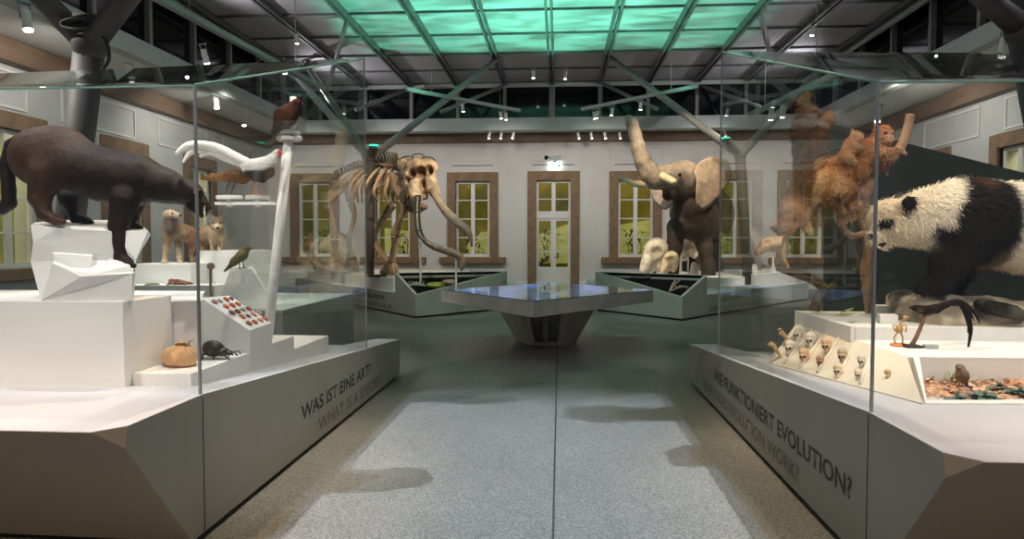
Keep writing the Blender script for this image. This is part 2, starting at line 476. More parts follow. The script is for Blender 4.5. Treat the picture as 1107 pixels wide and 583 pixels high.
# ------------------------------------------------------------------ walls and windows
YW, XL, XR = 23.0, -10.0, 9.6
HW = 5.6
SPC = 2.72
XD = -.21
def wall_with_holes(name, holes, x0, x1, h, th, rz, loc, m):
    """holes = (x0, x1, z0, z1) in the wall's own frame; its face looks towards -y"""
    mb = MB(); cur = x0
    for a, b, z0, z1 in sorted(holes):
        mb.box((cur, 0, 0), (a, th, h))
        if z0 > 0: mb.box((a, 0, 0), (b, th, z0))
        mb.box((a, 0, z1), (b, th, h)); cur = b
    mb.box((cur, 0, 0), (x1, th, h))
    o = mb.build(name, m, local=True); o.location = loc; o.rotation_euler = (0, 0, rz)
    return tag(o, kind='structure')
WZ0, WZ1, WHALF = 1.06, 3.58, .575
DZ1 = 3.60
back_x = [XD + SPC * k for k in (-3, -2, -1, 1, 2, 3)]
wb = wall_with_holes('wall_back', [(x - WHALF, x + WHALF, WZ0, WZ1) for x in back_x] + [(XD - WHALF, XD + WHALF, 0, DZ1)], XL, XR, HW, .45, 0, (0, YW, 0), M_wall)
side_y = [18.5 - 3.3 * k for k in range(5)]
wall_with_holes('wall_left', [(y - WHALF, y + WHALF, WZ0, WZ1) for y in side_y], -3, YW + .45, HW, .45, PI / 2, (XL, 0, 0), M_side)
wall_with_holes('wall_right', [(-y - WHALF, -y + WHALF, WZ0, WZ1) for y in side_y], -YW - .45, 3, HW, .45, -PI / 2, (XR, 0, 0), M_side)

def sash(mb, x0, x1, z0, z1, rows, y0=.08, y1=.14):
    t = .075
    mb.box((x0, y0, z0), (x0 + t, y1, z1)).box((x1 - t, y0, z0), (x1, y1, z1)).box((x0 + t, y0, z0), (x1 - t, y1, z0 + t)).box((x0 + t, y0, z1 - t), (x1 - t, y1, z1))
    xm = (x0 + x1) / 2
    mb.box((xm - .065, y0 - .015, z0 + t), (xm + .065, y1, z1 - t))
    for z in rows:
        mb.box((x0 + t, y0 + .01, z - .018), (xm - .065, y1 - .01, z + .018)).box((xm + .065, y0 + .01, z - .018), (x1 - t, y1 - .01, z + .018))
WN = [0]
def window(loc, rz):
    WN[0] += 1
    e = thing('window_%d' % WN[0], None, None, loc, rz=rz, kind='structure')
    s = MB(); w = .29; x0, x1 = -WHALF, WHALF
    s.box((x0 - w, -.06, WZ0 - .03), (x0, .1, WZ1 + .30)).box((x1, -.06, WZ0 - .03), (x1 + w, .1, WZ1 + .30)).box((x0, -.06, WZ1), (x1, .1, WZ1 + .30))
    s.build('surround', M_brown, e, local=True, bevel=.012)
    MB().box((x0 - .55, -.16, WZ0 - .25), (x1 + .55, .12, WZ0 - .03)).build('sill', M_brown, e, local=True, bevel=.03)
    f = MB(); sash(f, x0, x1, WZ0, WZ1, [WZ0 + (WZ1 - WZ0) * k / 4 for k in (1, 2, 3)]); f.build('sash_frame', M_sash, e, local=True)
    MB().box((x0 + .02, .105, WZ0 + .02), (x1 - .02, .113, WZ1 - .02)).build('pane', M_winglass, e, local=True)
for x in back_x: window((x, YW, 0), 0)
for y in side_y: window((XL, y, 0), PI / 2)
for y in side_y: window((XR, y, 0), -PI / 2)
# the double door in the middle
e = thing('door_1', None, None, (XD, YW, 0), kind='structure')
s = MB(); w = .29
s.box((-WHALF - w, -.06, 0), (-WHALF, .1, DZ1 + .3)).box((WHALF, -.06, 0), (WHALF + w, .1, DZ1 + .3)).box((-WHALF, -.06, DZ1), (WHALF, .1, DZ1 + .3))
s.build('surround', M_brown, e, local=True, bevel=.012)
f = MB(); f.box((-WHALF, .05, 2.33), (WHALF, .16, 2.5)); sash(f, -WHALF, WHALF, 2.5, DZ1, [2.98])
f.build('transom_frame', M_sash, e, local=True)
for sx in (-1, 1):
    lf = MB(); a, b = (0, WHALF) if sx > 0 else (-WHALF, 0)
    lf.box((a, .08, .02), (a + .09, .14, 2.33)).box((b - .09, .08, .02), (b, .14, 2.33)).box((a + .09, .08, 2.25), (b - .09, .14, 2.33)).box((a + .09, .08, .02), (b - .09, .14, .70))
    lf.box((a + .14, .06, .14), (b - .14, .08, .58))
    for z in (1.22, 1.74): lf.box((a + .09, .09, z - .018), (b - .09, .13, z + .018))
    d = lf.build('door_leaf', M_sash, e, local=True)
    MB().box((a + .05, .105, .68), (b - .05, .113, 2.28)).build('pane', M_winglass, d, local=True)
hb = MB(); hb.tube([(.05, .03, 1.0), (.05, .03, 1.06)], .012, sub=1).tube([(.05, .08, 1.03), (.05, .03, 1.03), (.14, .03, 1.03)], .01, sub=1)
hb.build('handle', M_steel, e, local=True)
MB().box((-WHALF + .02, .105, 2.52), (WHALF - .02, .113, DZ1 - .02)).build('pane', M_winglass, e, local=True)

# cornice, picture-rail lines and wall panels
def strip(n, a, b, m): return tag(MB().box(a, b).build('trim_%d' % n, m, bevel=.01), kind='structure')
strip(1, (XL, YW - .22, 4.86), (XR, YW, 5.14), M_cornice)
strip(2, (XL, FLOOR_Y0, 4.74), (XL + .25, YW - .22, 5.14), M_cornice)
strip(3, (XR - .25, FLOOR_Y0, 4.74), (XR, YW - .22, 5.14), M_cornice)
strip(4, (XL, YW - .05, 0), (XR, YW, .22), M_sash)
tn = 5
for x in back_x + [XD]:
    strip(tn, (x - .7, YW - .03, 4.10), (x + .7, YW, 4.125), M_cornice); tn += 1
    mb = MB()
    for z in (4.25, 4.66): mb.box((x - .85, YW - .025, z), (x + .85, YW, z + .03))
    for s_ in (-.85, .82): mb.box((x + s_, YW - .025, 4.28), (x + s_ + .03, YW, 4.66))
    tag(mb.build('trim_%d' % tn, M_wall), kind='structure'); tn += 1
for X, sg in ((XL, 1), (XR, -1)):
    for y in [21.0 - 3.3 * k for k in range(7)]:
        mb = MB(); a, b = (X, X + sg * .03) if sg > 0 else (X - .03, X)
        for z in (3.95, 4.6): mb.box((a, y - 1.2, z), (b, y + 1.2, z + .045))
        for s_ in (-1.2, 1.155): mb.box((a, y + s_, 3.99), (b, y + s_ + .045, 4.6))
        tag(mb.build('trim_%d' % tn, M_sash), kind='structure'); tn += 1

# ring beam below the clerestory
RXL, RXR, RY = -8.1, 7.62, 21.5
def ring(n, boxes, m): 
    mb = MB()
    for a, b in boxes: mb.box(a, b)
    return tag(mb.build('trim_%d' % n, m), kind='structure')
ring(tn, [((RXL, RY, 5.04), (RXR, RY + .25, 5.42))], M_ring); tn += 1
ring(tn, [((RXL - .25, FLOOR_Y0, 5.08), (RXL, RY + .25, 5.44))], M_ring); tn += 1
ring(tn, [((RXR, FLOOR_Y0, 5.08), (RXR + .25, RY + .25, 5.44))], M_ring); tn += 1
ring(tn, [((XL, RY + .25, 5.16), (XR, YW, 5.26)), ((XL, FLOOR_Y0, 5.16), (RXL - .25, RY + .25, 5.26)), ((RXR + .25, FLOOR_Y0, 5.16), (XR, RY + .25, 5.26))], M_soffit); tn += 1

# ceiling: panels, grid, clerestory bays
CZ = 6.53
CXL, CXR = -.25 - 1.48 * 5.14, -.25 + 1.48 * 5.14
cl = tag(MB().box((CXL, FLOOR_Y0, CZ), (CXR, RY + .1, CZ + .12)).build('ceiling', M_panel), 'grey panelled ceiling', 'ceiling', kind='structure')
gx = [-.25 + 1.48 * k for k in range(-5, 6)]
gy = [RY - 1.66 * k for k in range(0, 15)]
for x in gx:
    mb = MB(); mb.box((x - .085, FLOOR_Y0, CZ - .12), (x - .03, RY, CZ)).box((x + .03, FLOOR_Y0, CZ - .12), (x + .085, RY, CZ))
    tag(mb.build('trim_%d' % tn, M_beamgrid), kind='structure'); tn += 1
for y in gy:
    tag(MB().box((CXL, y - .022, CZ - .05), (CXR, y + .022, CZ)).build('trim_%d' % tn, M_beamgrid), kind='structure'); tn += 1
for a, b in (((CXL - .08, FLOOR_Y0, CZ - .14), (CXL + .05, RY, CZ + .1)), ((CXR - .05, FLOOR_Y0, CZ - .14), (CXR + .08, RY, CZ + .1)), ((CXL, RY - .02, CZ - .16), (CXR, RY + .1, CZ + .1))):
    tag(MB().box(a, b).build('trim_%d' % tn, M_ring), kind='structure'); tn += 1
def bay(a, b, post):
    WN[0] += 1
    e = thing('window_%d' % WN[0], None, None, ((a[0] + b[0]) / 2, (a[1] + b[1]) / 2, a[2]), kind='structure')
    MB().box(a, b).build('pane', M_night, e)
    MB().box(*post).build('post', M_post, e)
for i in range(len(gx) - 1):
    x0, x1 = gx[i], gx[i + 1]; wd = .09 if i == 5 else .05
    bay((x0, RY + .16, 5.42), (x1, RY + .2, CZ), ((x0 - wd, RY + .02, 5.42), (x0 + wd, RY + .15, CZ)))
for i in range(12):
    y1, y0 = gy[i], gy[i + 1]
    bay((RXL - .14, y0, 5.44), (RXL - .10, y1, CZ), ((RXL - .09, y1 - .05, 5.44), (RXL + .02, y1 + .05, CZ)))
    bay((RXR + .10, y0, 5.44), (RXR + .14, y1, CZ), ((RXR - .02, y1 - .05, 5.44), (RXR + .09, y1 + .05, CZ)))
ring(tn, [((XL - .5, FLOOR_Y0, CZ + .12), (XR + .5, 24, CZ + .25))], M_dark); tn += 1
# outer roof skirt closing the gap over the side aisles
ring(tn, [((XL - .5, YW, HW), (XR + .5, YW + .45, CZ + .12)), ((XL - .5, FLOOR_Y0, HW), (XL, YW, CZ + .12)), ((XR, FLOOR_Y0, HW), (XR + .5, YW, CZ + .12))], M_dark); tn += 1

# lit room beyond the windows: ochre painted panorama, shelves of plants
def diorama_material():
    m = bpy.data.materials.new('painted_panorama'); m.use_nodes = True
    nt = m.node_tree; b = nt.nodes['Principled BSDF']; L = nt.links.new
    tc = nod(nt, 'ShaderNodeTexCoord'); n = nod(nt, 'ShaderNodeTexNoise'); n.inputs['Scale'].default_value = .9; n.inputs['Detail'].default_value = 6
    L(tc.outputs['Object'], n.inputs['Vector'])
    r = nod(nt, 'ShaderNodeValToRGB'); e0, e1 = r.color_ramp.elements; e0.position = .35; e1.position = .68
    e0.color = (.16, .17, .03, 1); e1.color = (.50, .38, .07, 1); k = r.color_ramp.elements.new(.52); k.color = (.32, .30, .05, 1)
    L(n.outputs['Fac'], r.inputs[0]); L(r.outputs[0], b.inputs['Base Color']); b.inputs['Roughness'].default_value = .8
    return m
M_dio = diorama_material()
M_pale = mat('pale_green_band', (.60, .62, .20), .7, vary=.3, scale=2, emit=.22)  # glow added to brighten the panels; they are no lamps
dio = MB().box((XL, 25.6, 0), (XR, 25.75, 4.4)).box((XL, 23.46, 4.3), (XR, 25.6, 4.4))
tag(dio.build('wall_panorama', M_dio), kind='structure')
for x in back_x + [XD]:
    pb = MB(); w = .7 + .25 * math.sin(x * 3)
    pb.prism([(x - w, 25.45), (x + w, 25.45), (x + w, 25.58), (x - w, 25.58)], .75, [1.9 + .3 * math.sin(x), 2.1 - .3 * math.sin(x * 2), 2.1 - .3 * math.sin(x * 2), 1.9 + .3 * math.sin(x)])
    tag(pb.build('panorama_panel', M_pale), 'pale green panel seen through the %s' % ('glazed double door' if x == XD else '%s rear window from the left' % ORD[back_x.index(x)]), 'panel')
    lamp('AREA', 'panorama_light', (x, 24.5, 4.25), 14, (1, .80, .38), (x, 24.9, 0), 1.2)
for X, sg in ((XL - 2.2, 1), (XR + 2.2, -1)):
    tag(MB().box((min(X, X - sg * .15), 4, 0), (max(X, X - sg * .15), 23.4, 4.4)).build('wall_panorama', M_dio), kind='structure')
    for y in side_y[:4]:
        lamp('AREA', 'panorama_light', (X + sg * 1.2, y, 4.2), 75, (1, .88, .5), (X + sg * .4, y, 0), 1.2)
M_leafA = mat('plant_green', (.10, .16, .035), .6, vary=.4, scale=12)
M_leafB = mat('plant_olive', (.20, .19, .05), .6, vary=.4, scale=12)
for i, x in enumerate(back_x + [XD]):
    mb = MB(); bx = x + (.12 if i % 2 else -.15)
    for k in range(90):
        a = random.uniform(0, 2 * PI); el = random.uniform(.2, 1.4)
        p = (bx + random.uniform(-.3, .3), 24.3 + random.uniform(-.2, .2), random.uniform(.25, 1.9))
        mb.leaf(p, (math.cos(a) * math.cos(el), math.sin(a) * math.cos(el), math.sin(el)), random.uniform(.25, .6), random.uniform(.05, .11), .5)
    for k in range(4):
        mb.tube([(bx + .07 * k - .1, 24.3, .02), (bx + .1 * k - .15, 24.3, .9), (bx + .16 * k - .24, 24.3, 1.5)], .014, 5)
    o = mb.build('potted_plant' if i == 99 else 'reed_plant', M_leafA if i % 2 else M_leafB, merge=False)
    tag(o, 'green reeds behind the %s' % ('glazed double door' if x == XD else '%s rear window from the left' % ORD[back_x.index(x)]), 'plant', 'plants in the lit room behind the windows')

# branching columns
def tree_column(label, base, junc, arms, r=.13):
    e = thing('tree_column', label, 'column', base, kind='structure')
    b = Vector(base); j = Vector(junc)
    mc = M_colpaint if r > .13 else M_colfar
    MB().tube([b, j], r, 20, 1).build('shaft', mc, e, smooth=True)
    MB().ball(j, r * 1.18, 16, 10).build('joint', mc, e, smooth=True)
    MB().lathe([(r * 1.6, 0), (r * 1.6, .03), (r * 1.02, .05)], b, 20).build('base_collar', M_colpaint, e)
    for q in arms:
        q = Vector(q); d = (q - j).normalized()
        MB().tube([j, q], [r * .82, r * .62], 16, 1).build('branch', M_colpaint if r > .13 else M_strut, e, smooth=True)
    return e
jn = W(97, 50, 6.6)
tree_column('dark branching steel column rising behind the black panther', (jn.x - .95, jn.y + .62, 0), jn, [W(30, -14, 6.4) + Vector((-.9, -.2, 1.0)), W(172, -12, 6.3) + Vector((.35, -.3, .35))], .135)
cbm = MB()
for k in range(5):
    cbm.tube([jn + Vector((.16 * math.cos(t * PI / 5) * (1 + .1 * k), -.17 + .03 * k, .16 + .05 * math.sin(t * PI / 5 + k) + .02 * k)) for t in range(11)], .016, 6, 2)
cbm.tube([jn + Vector((.15, -.12, .12)), jn + Vector((.27, -.14, -.02)), jn + Vector((.28, -.14, -.18)), jn + Vector((.18, -.14, -.30))], .018, 6, 4)
cbm.build('cable_coil', M_dark, bpy.data.objects['tree_column'], smooth=True)
jr = Vector((-jn.x - .4, jn.y + .1, 3.4))
tree_column('dark branching steel column out beyond the panda case', (jr.x + .9, 6.75, 0), jr, [W(1052, -12, 5.9), (jr.x + 1.9, 6.2, CZ), (jr.x + 1.2, jr.y + 2.2, CZ)], .135)
jl = W(400, 172, 16.5)
tree_column('slim dark branching column beside the elephant skeleton', (jl.x - .05, jl.y, 0), jl, [W(540, 62, 18.4), W(312, 74, 15.2), W(325, 60, 19.0)], .115)
jr2 = W(800, 168, 16.9)
tree_column('slim dark branching column behind the mounted elephant', (jr2.x + .35, jr2.y + .3, 0), jr2, [W(656, 60, 18.4), W(890, 72, 15.5)], .125)
# struts
STR = [((377, 16, 15.1), (352, 103, 15.6)), ((820, 8, 14.7), (835, 70, 15.4)), ((444, 95, 21.2), (385, 119, 19.0)), ((544, 93, 21.2), (477, 121, 19.2)), ((650, 90, 21.2), (710, 118, 19.2)), ((755, 92, 21.2), (822, 116, 19.0)), ((395, 58, 19.5), (352, 100, 18))]
WHERE = ['from a ceiling node beside the left glass case', 'from a ceiling node beside the right glass case', 'far left below the clerestory', 'left of the ceiling middle below the clerestory', 'right of the ceiling middle below the clerestory', 'far right below the clerestory', 'short one by the left glass roof']
for (a, b), wtxt in zip(STR[:6], WHERE):
    o = MB().tube([W(*a), W(*b)], .055, 10, 1).build('brace_strut', M_strut, smooth=True)
    tag(o, 'thin grey steel brace strut ' + wtxt, 'strut', kind='structure')
# ------------------------------------------------------------------ lamps: tracks and spotlights
def make_spot(name='spotlight'):
    e = thing(name, None, 'spotlight', (0, 0, 0))
    lb = MB().lathe([(.045, .11), (.05, .10), (.05, -.09), (.056, -.10), (.056, -.12), (.048, -.12)], (0, 0, -.2), 14).build('lamp_body', M_sash, e, smooth=False)
    MB().tube([(.06, 0, 0), (.06, 0, -.2)], .008, 6, 1).tube([(-.06, 0, 0), (-.06, 0, -.2)], .008, 6, 1).box((-.07, -.02, -.02), (.07, .02, .0)).build('bracket', M_steel, e)
    MB().lathe([(.044, -.325), (.044, -.335), (.0, -.337)], (0, 0, 0), 14).build('lens', M_led, lb)
    return e
SPOT0 = make_spot(); used = [False]
def put_spot(loc, rx, rz, label, group, s=1.0):
    o = copy_tree(SPOT0) if used[0] else SPOT0
    used[0] = True
    o.location = loc; o.rotation_euler = (rx, 0, rz); o.scale = (s, s, s)
    o['label'] = label; o['group'] = group
    return o
def track(a, b, label):
    a, b = Vector(a), Vector(b); d = (b - a); L = d.length; rz = math.atan2(d.y, d.x)
    e = thing('light_track', label, 'light track', (a + b) / 2, 'hanging light tracks', rz)
    MB().box((-L / 2, -.045, -.04), (L / 2, .045, .04)).build('rail', M_strut, e, local=True)
    for s in (-.3, .3):
        MB().tube([(L * s, 0, .04), (L * s, 0, CZ - e.location.z)], .006, 6, 1).build('suspension_wire', M_steel, e, local=True)
    return e
T1 = (W(439, 96, 16.4), W(562, 120, 19.1)); T2 = (W(629, 119, 19.0), W(754, 92, 16.2))
track(*T1, 'pale slanting light track hanging before the clerestory left of the door')
track(*T2, 'pale slanting light track hanging before the clerestory above the mounted elephant')
T3 = (W(150, 30, 8.0), W(345, 67, 13.0)); track(*T3, 'long pale light track crossing above the panther case')
T4 = (W(812, 116, 12.5), W(905, 90, 9.5)); track(*T4, 'pale light track seen through the panda case glass')
for (a, b), fr, nm in ((T1, (.45, .8, .86), 'the light track left of the door'), (T2, (.12, .16, .3, .55), 'the light track above the mounted elephant'), (T3, (.25, .7), 'the light track over the panther case'), (T4, (.3, .45), 'the light track over the panda case')):
    for i, t in enumerate(fr):
        p = a.lerp(b, t); put_spot(p - Vector((0, 0, .05)), .3, random.uniform(-.5, .5), 'white spotlight on %s, %s from its left end' % (nm, ORD[i]), 'spotlights on the tracks', .8)
for i, x in enumerate((530, 543, 556)):
    put_spot(W(x, 141, 21.3), .5, .5, 'small white spotlight under the rear beam, %s of three left of the door' % ORD[i], 'spotlights under the rear beam', .8)
for i, x in enumerate((624, 638, 653, 669)):
    put_spot(W(x, 141, 21.3), .5, -.5, 'small white spotlight under the rear beam, %s of four right of the door' % ORD[i], 'spotlights under the rear beam', .8)
put_spot(W(25, 2, 8.2), -.25, 1.2, 'white cylinder spotlight under the left beam near the top corner', 'spotlights under the side beams', 1.1)
put_spot(W(139, 68, 12.2), -.2, 1.2, 'white cylinder spotlight just above the panther case roof', 'spotlights under the side beams', 1.1)
put_spot(W(1088, 33, 9.0), -.2, -1.2, 'white cylinder spotlight under the right beam by the steel strut', 'spotlights under the side beams', 1.1)
put_spot(W(232, 99, 17.0), -.2, 1.0, 'lit spotlight seen through the panther case glass, nearer one', 'spotlights under the side beams', 1.3)
put_spot(W(262, 121, 20.5), -.2, 1.0, 'lit spotlight seen through the panther case glass, farther one', 'spotlights under the side beams', 1.3)
put_spot(W(951, 113, 15.0), -.2, -1.0, 'lit spotlight seen through the panda case glass', 'spotlights under the side beams', 1.2)
for i, (x, y, nm) in enumerate(((320, 33, 'left of the green light'), (577, 73, 'in the middle, left one'), (612, 74, 'in the middle, right one'), (880, 24, 'right of the green light'))):
    p = GZ(x, y, CZ - .06); put_spot(p, .15, .3 * i, 'small white spotlight on the grey ceiling %s' % nm, 'spotlights on the ceiling', .9)

# exit sign and camera above the door
p = W(600, 180, YW - .06)
e = thing('exit_sign', 'lit white and green exit sign above the rear door', 'sign', (p.x, YW - .06, p.z - .11))
MB().box((p.x - .22, YW - .09, p.z - .10), (p.x + .22, YW - .03, p.z + .10)).build('lamp_box', mat('exit_white', (.85, 1, .93), .4, emit=6), e, bevel=.01)
g = MB(); y0, y1 = YW - .094, YW - .088
def sg(x0, x1, z0, z1): g.box((p.x + x0, y0, p.z + z0), (p.x + x1, y1, p.z + z1))
g.ball((p.x - .03, YW - .092, p.z + .06), (.018, .004, .018), 10, 6)
g.tube([(p.x - .03, YW - .092, p.z + .035), (p.x - .045, YW - .092, p.z - .015)], [.016, .014], 8, 1)
g.tube([(p.x - .045, YW - .092, p.z - .015), (p.x - .015, YW - .092, p.z - .04), (p.x - .03, YW - .092, p.z - .08)], .010, 6, 1)
g.tube([(p.x - .045, YW - .092, p.z - .015), (p.x - .08, YW - .092, p.z - .04), (p.x - .11, YW - .092, p.z - .035)], .010, 6, 1)
g.tube([(p.x - .03, YW - .092, p.z + .03), (p.x + .01, YW - .092, p.z + .01), (p.x + .03, YW - .092, p.z + .03)], .008, 6, 1)
sg(.09, .16, -.07, .07); sg(-.18, -.13, -.012, .012)
g.build('running_figure', mat('exit_green', (.01, .30, .14), .5), e)
MB().box((p.x - .04, YW - .05, p.z + .10), (p.x + .04, YW, p.z + .16)).build('bracket', M_dark, e)
p = W(598, 171, YW - .3)
e = thing('security_camera', 'small security camera on the wall above the exit sign', 'camera', (p.x, YW, p.z))
cbd = MB().tube([(p.x - .22, YW - .42, p.z - .02), (p.x + .25, YW - .12, p.z + .05)], [.055, .06], 12, 1).build('camera_body', M_side, e)
MB().ball((p.x - .22, YW - .42, p.z - .02), .075, 12, 8).build('lens', M_black, cbd)
MB().box((p.x - .03, YW - .2, p.z + .05), (p.x + .05, YW, p.z + .12)).build('bracket', M_side, e)
# two small lit heads clamped on the slim columns
for cx, cy, Y, nm in ((404, 158, 16.3, 'left'), (784, 150, 16.7, 'right')):
    q = W(cx, cy, Y); jj = jl if nm == 'left' else jr2
    e = thing('projector_lamp', 'dark cylinder lamp with green lens on the slim column %s' % ('by the skeleton' if nm == 'left' else 'behind the mounted elephant'), 'lamp', q)
    d = (q - jj).normalized() if (q - jj).length > .2 else Vector((0, 0, 1))
    lb = MB().tube([jj + d * .05, q], .105, 14, 1).build('lamp_body', M_dark, e)
    MB().lathe([(.11, 0), (.11, .03), (.0, .045)], q, 16).build('lens', mat('green_lens', (.05, .8, .5), .2, emit=1.2), lb)
# ------------------------------------------------------------------ the two big faceted glass cases
def deck_z(y, y0, zn=.735): return zn if y <= y0 else zn - .0752 * (y - y0)
GL = 2.98
def vitrine(s, xe, y0, label, zt_near, zt_far):
    zn = .735; Xo = xe + s * 5.2; yF = y0 + 4.27
    e = thing('display_case', label, 'display case', (xe + s * 1.5, y0 + 1, 0))
    Z = lambda y: deck_z(y, y0)
    C1 = (xe, y0 - .6, zn); C2 = (xe + s * .085, y0 - .7, zn); FO = (Xo, y0 - .7, zn); GO = (Xo, y0, zn); G = (xe, y0, zn)
    tip = (xe, yF, Z(yF)); t2 = (xe + s * .27, yF, Z(yF)); t3 = (xe + s * .35, y0 + 3.3, Z(y0 + 3.3)); BO = (Xo, y0 + 3.5, Z(y0 + 3.5))
    D = (xe, y0 - .62, zn - .085)
    zb = .035
    bN = (xe, y0 - .12, zb); bT = (xe, yF, zb); b2 = (t2[0], yF, zb); b3 = (t3[0], t3[1], zb); bBO = (Xo, BO[1], zb); bFO = (Xo, y0 + .02, zb)
    pts = [C1, C2, FO, GO, G, tip, t2, t3, BO, D, bN, bT, b2, b3, bBO, bFO]
    i = {id(p): k for k, p in enumerate(pts)}
    def q(*ps): return [i[id(p)] for p in ps]
    body_f = [q(C1, C2, D), q(C2, FO, bFO), q(C2, bFO, D), q(D, bFO, bN), q(C1, D, bN, bT, tip, G), q(tip, t2, b2, bT), q(t2, t3, b3, b2), q(t3, BO, bBO, b3), q(GO, FO, bFO, bBO, BO), q(bN, bFO, bBO, b3, b2, bT)]
    top_f = [q(C1, C2, FO, GO, G), q(G, GO, BO, t3, t2, tip)]
    MB().add(pts, body_f).build('plinth', M_body, e)
    dk = MB(); dk.slab([C1, C2, FO, GO, G], (0, 0, .004)); dk.slab([G, GO, BO, t3, t2, tip], (0, 0, .004)); dk.build('deck', M_deck, e)
    kb = MB(); o = s * .04
    kb.prism([(xe + o, y0 - .05), (Xo, y0 + .08), (Xo, BO[1] - .05), (t3[0], t3[1] - .05), (t2[0] - o, yF - .04), (xe + o, yF - .04)], 0, .05); kb.build('kickboard', M_dark, e)
    # a hairline seam in the long side panel
    MB().box((xe - s * .001 - .001, y0 - .002, .04), (xe - s * .001 + .001, y0 + .002, zn - .01)).build('panel_seam', M_dark, e)
    t = .009; xi = xe + s * .012; yB = y0 + GL
    def pane(p, off, nm='glass_pane', m=None): return MB().slab(p, off).build(nm, m or M_glass, e)
    zB = Z(yB)
    pane([(xi, y0, zn), (Xo, y0, zn), (Xo, y0, zt_near), (xi, y0, zt_near)], (0, t, 0))
    pane([(xi, y0 + t, zn), (xi, yB, zB), (xi, yB, zt_far), (xi, y0 + t, zt_near)], (s * t, 0, 0))
    yB2 = yB + .45
    pane([(xi, yB, zB), (Xo, yB2, Z(yB2)), (Xo, yB2, zt_far), (xi, yB, zt_far)], (0, t, 0))
    pane([(xi, y0, zt_near), (Xo, y0, zt_near), (Xo, yB2, zt_far), (xi, yB, zt_far)], (0, 0, t * 1.4), 'roof_pane', glass_mat('roof_glass', (.95, .96, .96), 1.5, 0, .97))
    es = MB()
    es.box((xi - .006, y0 - .006, zn), (xi + .006, y0 + .006, zt_near))
    es.build('corner_seal', M_steel, e)
    es = MB(); es.box((xi - .005, yB - .005, zB), (xi + .005, yB + .005, zt_far)); es.build('corner_seal', M_steel, e)
    ed = MB(); ed.tube([(xi, y0, zt_near + .004), (xi, yB, zt_far + .004)], .007, 6, 1); ed.tube([(xi, y0, zt_near), (Xo, y0, zt_near)], .005, 6, 1)
    ed.build('glass_edge', mat('glass_edge', (.10, .22, .19), .2, spec=.6), e)
    return e
XA, YA = S2(-1.80, 3.45, .735)
XB, YB = S2(1.395, 3.09, .735)
caseA = vitrine(-1, XA, YA, 'left faceted display case of glass holding the black panther', 2.28, 3.20)
caseB = vitrine(1, XB, YB, 'right faceted display case of glass holding the panda', 2.21, 3.16)
text_mesh('WAS IST EINE ART?', 'lettering', M_letter, caseA, (XA + .0, 4.757 - .14, .262), (0, 1, 0), (0, 0, 1), 1.75, .104)
text_mesh('WHAT IS A SPECIES?', 'lettering', M_letter2, caseA, (XA + .0, 5.10 - .15, .093), (0, 1, 0), (0, 0, 1), 1.80, .098)
text_mesh('WIE FUNKTIONIERT EVOLUTION?', 'lettering', M_letter, caseB, (XB, 6.19 + .07, .272), (0, -1, 0), (0, 0, 1), 2.93, .108)
text_mesh('HOW DOES EVOLUTION WORK?', 'lettering', M_letter2, caseB, (XB, 6.63 + .07, .105), (0, -1, 0), (0, 0, 1), 2.66, .096)

# white stepped display blocks inside the left case
def blk(e, poly, z0, z1, nm='display_block', m=None):
    ref = .8 if e is caseA else .9
    x_ = max(p[0] for p in poly) if e is caseA else min(p[0] for p in poly)
    sh = S2(x_, 4.0, ref)[1] - 4.0
    poly = [(p[0] * .9976, p[1] + sh) for p in poly]
    return MB().prism(poly, z0, z1).build(nm, m or M_white, e, bevel=.004)
blk(caseA, [(-6.6, 3.68), (-2.34, 3.68), (-2.34, 4.14), (-6.6, 4.14)], .70, 1.187)
blk(caseA, [(-6.6, 4.145), (-2.335, 4.145), (-2.19, 4.20), (-2.31, 4.425), (-2.60, 5.0), (-6.6, 5.0)], .62, 1.15)
blk(caseA, [(-2.335, 3.72), (-2.005, 3.72), (-2.005, 4.43), (-2.335, 4.43)], .66, .79)
blk(caseA, [(-2.5, 4.775), (-2.005, 4.775), (-2.005, 5.17), (-2.5, 5.17)], .55, .80)
blk(caseA, [(-2.5, 5.175), (-2.005, 5.175), (-2.005, 5.94), (-2.5, 5.94)], .50, [.70, .70, .70, .70])
SL = [SV(p) for p in ((-2.32, 4.43, 1.147), (-2.005, 4.43, .935), (-2.005, 4.772, .945), (-2.30, 4.772, 1.135))]
MB().add([(p.x, p.y, .64) for p in SL] + SL, [(3, 2, 1, 0), (4, 5, 6, 7), (0, 1, 5, 4), (1, 2, 6, 5), (2, 3, 7, 6), (3, 0, 4, 7)]).build('specimen_slope', M_white, caseA, bevel=.003)
# crystal-shaped white pedestal under the panther
pe = thing('crystal_pedestal', 'faceted white crystal pedestal under the black panther', 'pedestal', W(95, 322, 3.95))
Yp = 3.80
def P3(px, py, dy=0): return W(px, py, Yp + dy)
zb = 1.188
def base(px, dy=0):
    p = W(px, 325, Yp + dy); return Vector((p.x, p.y, zb))
mb = MB()
fr = [base(44), P3(33, 283, .0), P3(36, 262, -.02), P3(33, 244, -.02), P3(62, 247, -.03), P3(120, 250, -.02), P3(160, 249, .06), P3(163, 254, .08), P3(147, 281, .0), base(143)]
bk = [base(48, .36), P3(38, 283, .36), P3(40, 262, .38), P3(37, 241, .38), P3(62, 238, .40), P3(120, 238, .40), P3(156, 246, .40), P3(158, 252, .40), P3(146, 281, .36), base(141, .36)]
n = len(fr)
mb.add(fr + bk, [list(range(n))] + [[i + n for i in range(n)][::-1]] + [(i, i + n, (i + 1) % n + n, (i + 1) % n) for i in range(n)])
mb.build('rear_crystal', M_white, pe)
mb = MB()
lo = [base(44, -.09), base(143, -.09), base(145, .02), base(46, .02)]
up = [P3(57, 285, -.10), P3(88, 299, -.13), P3(143, 296, -.10), P3(147, 280, .02), P3(60, 278, .02)]
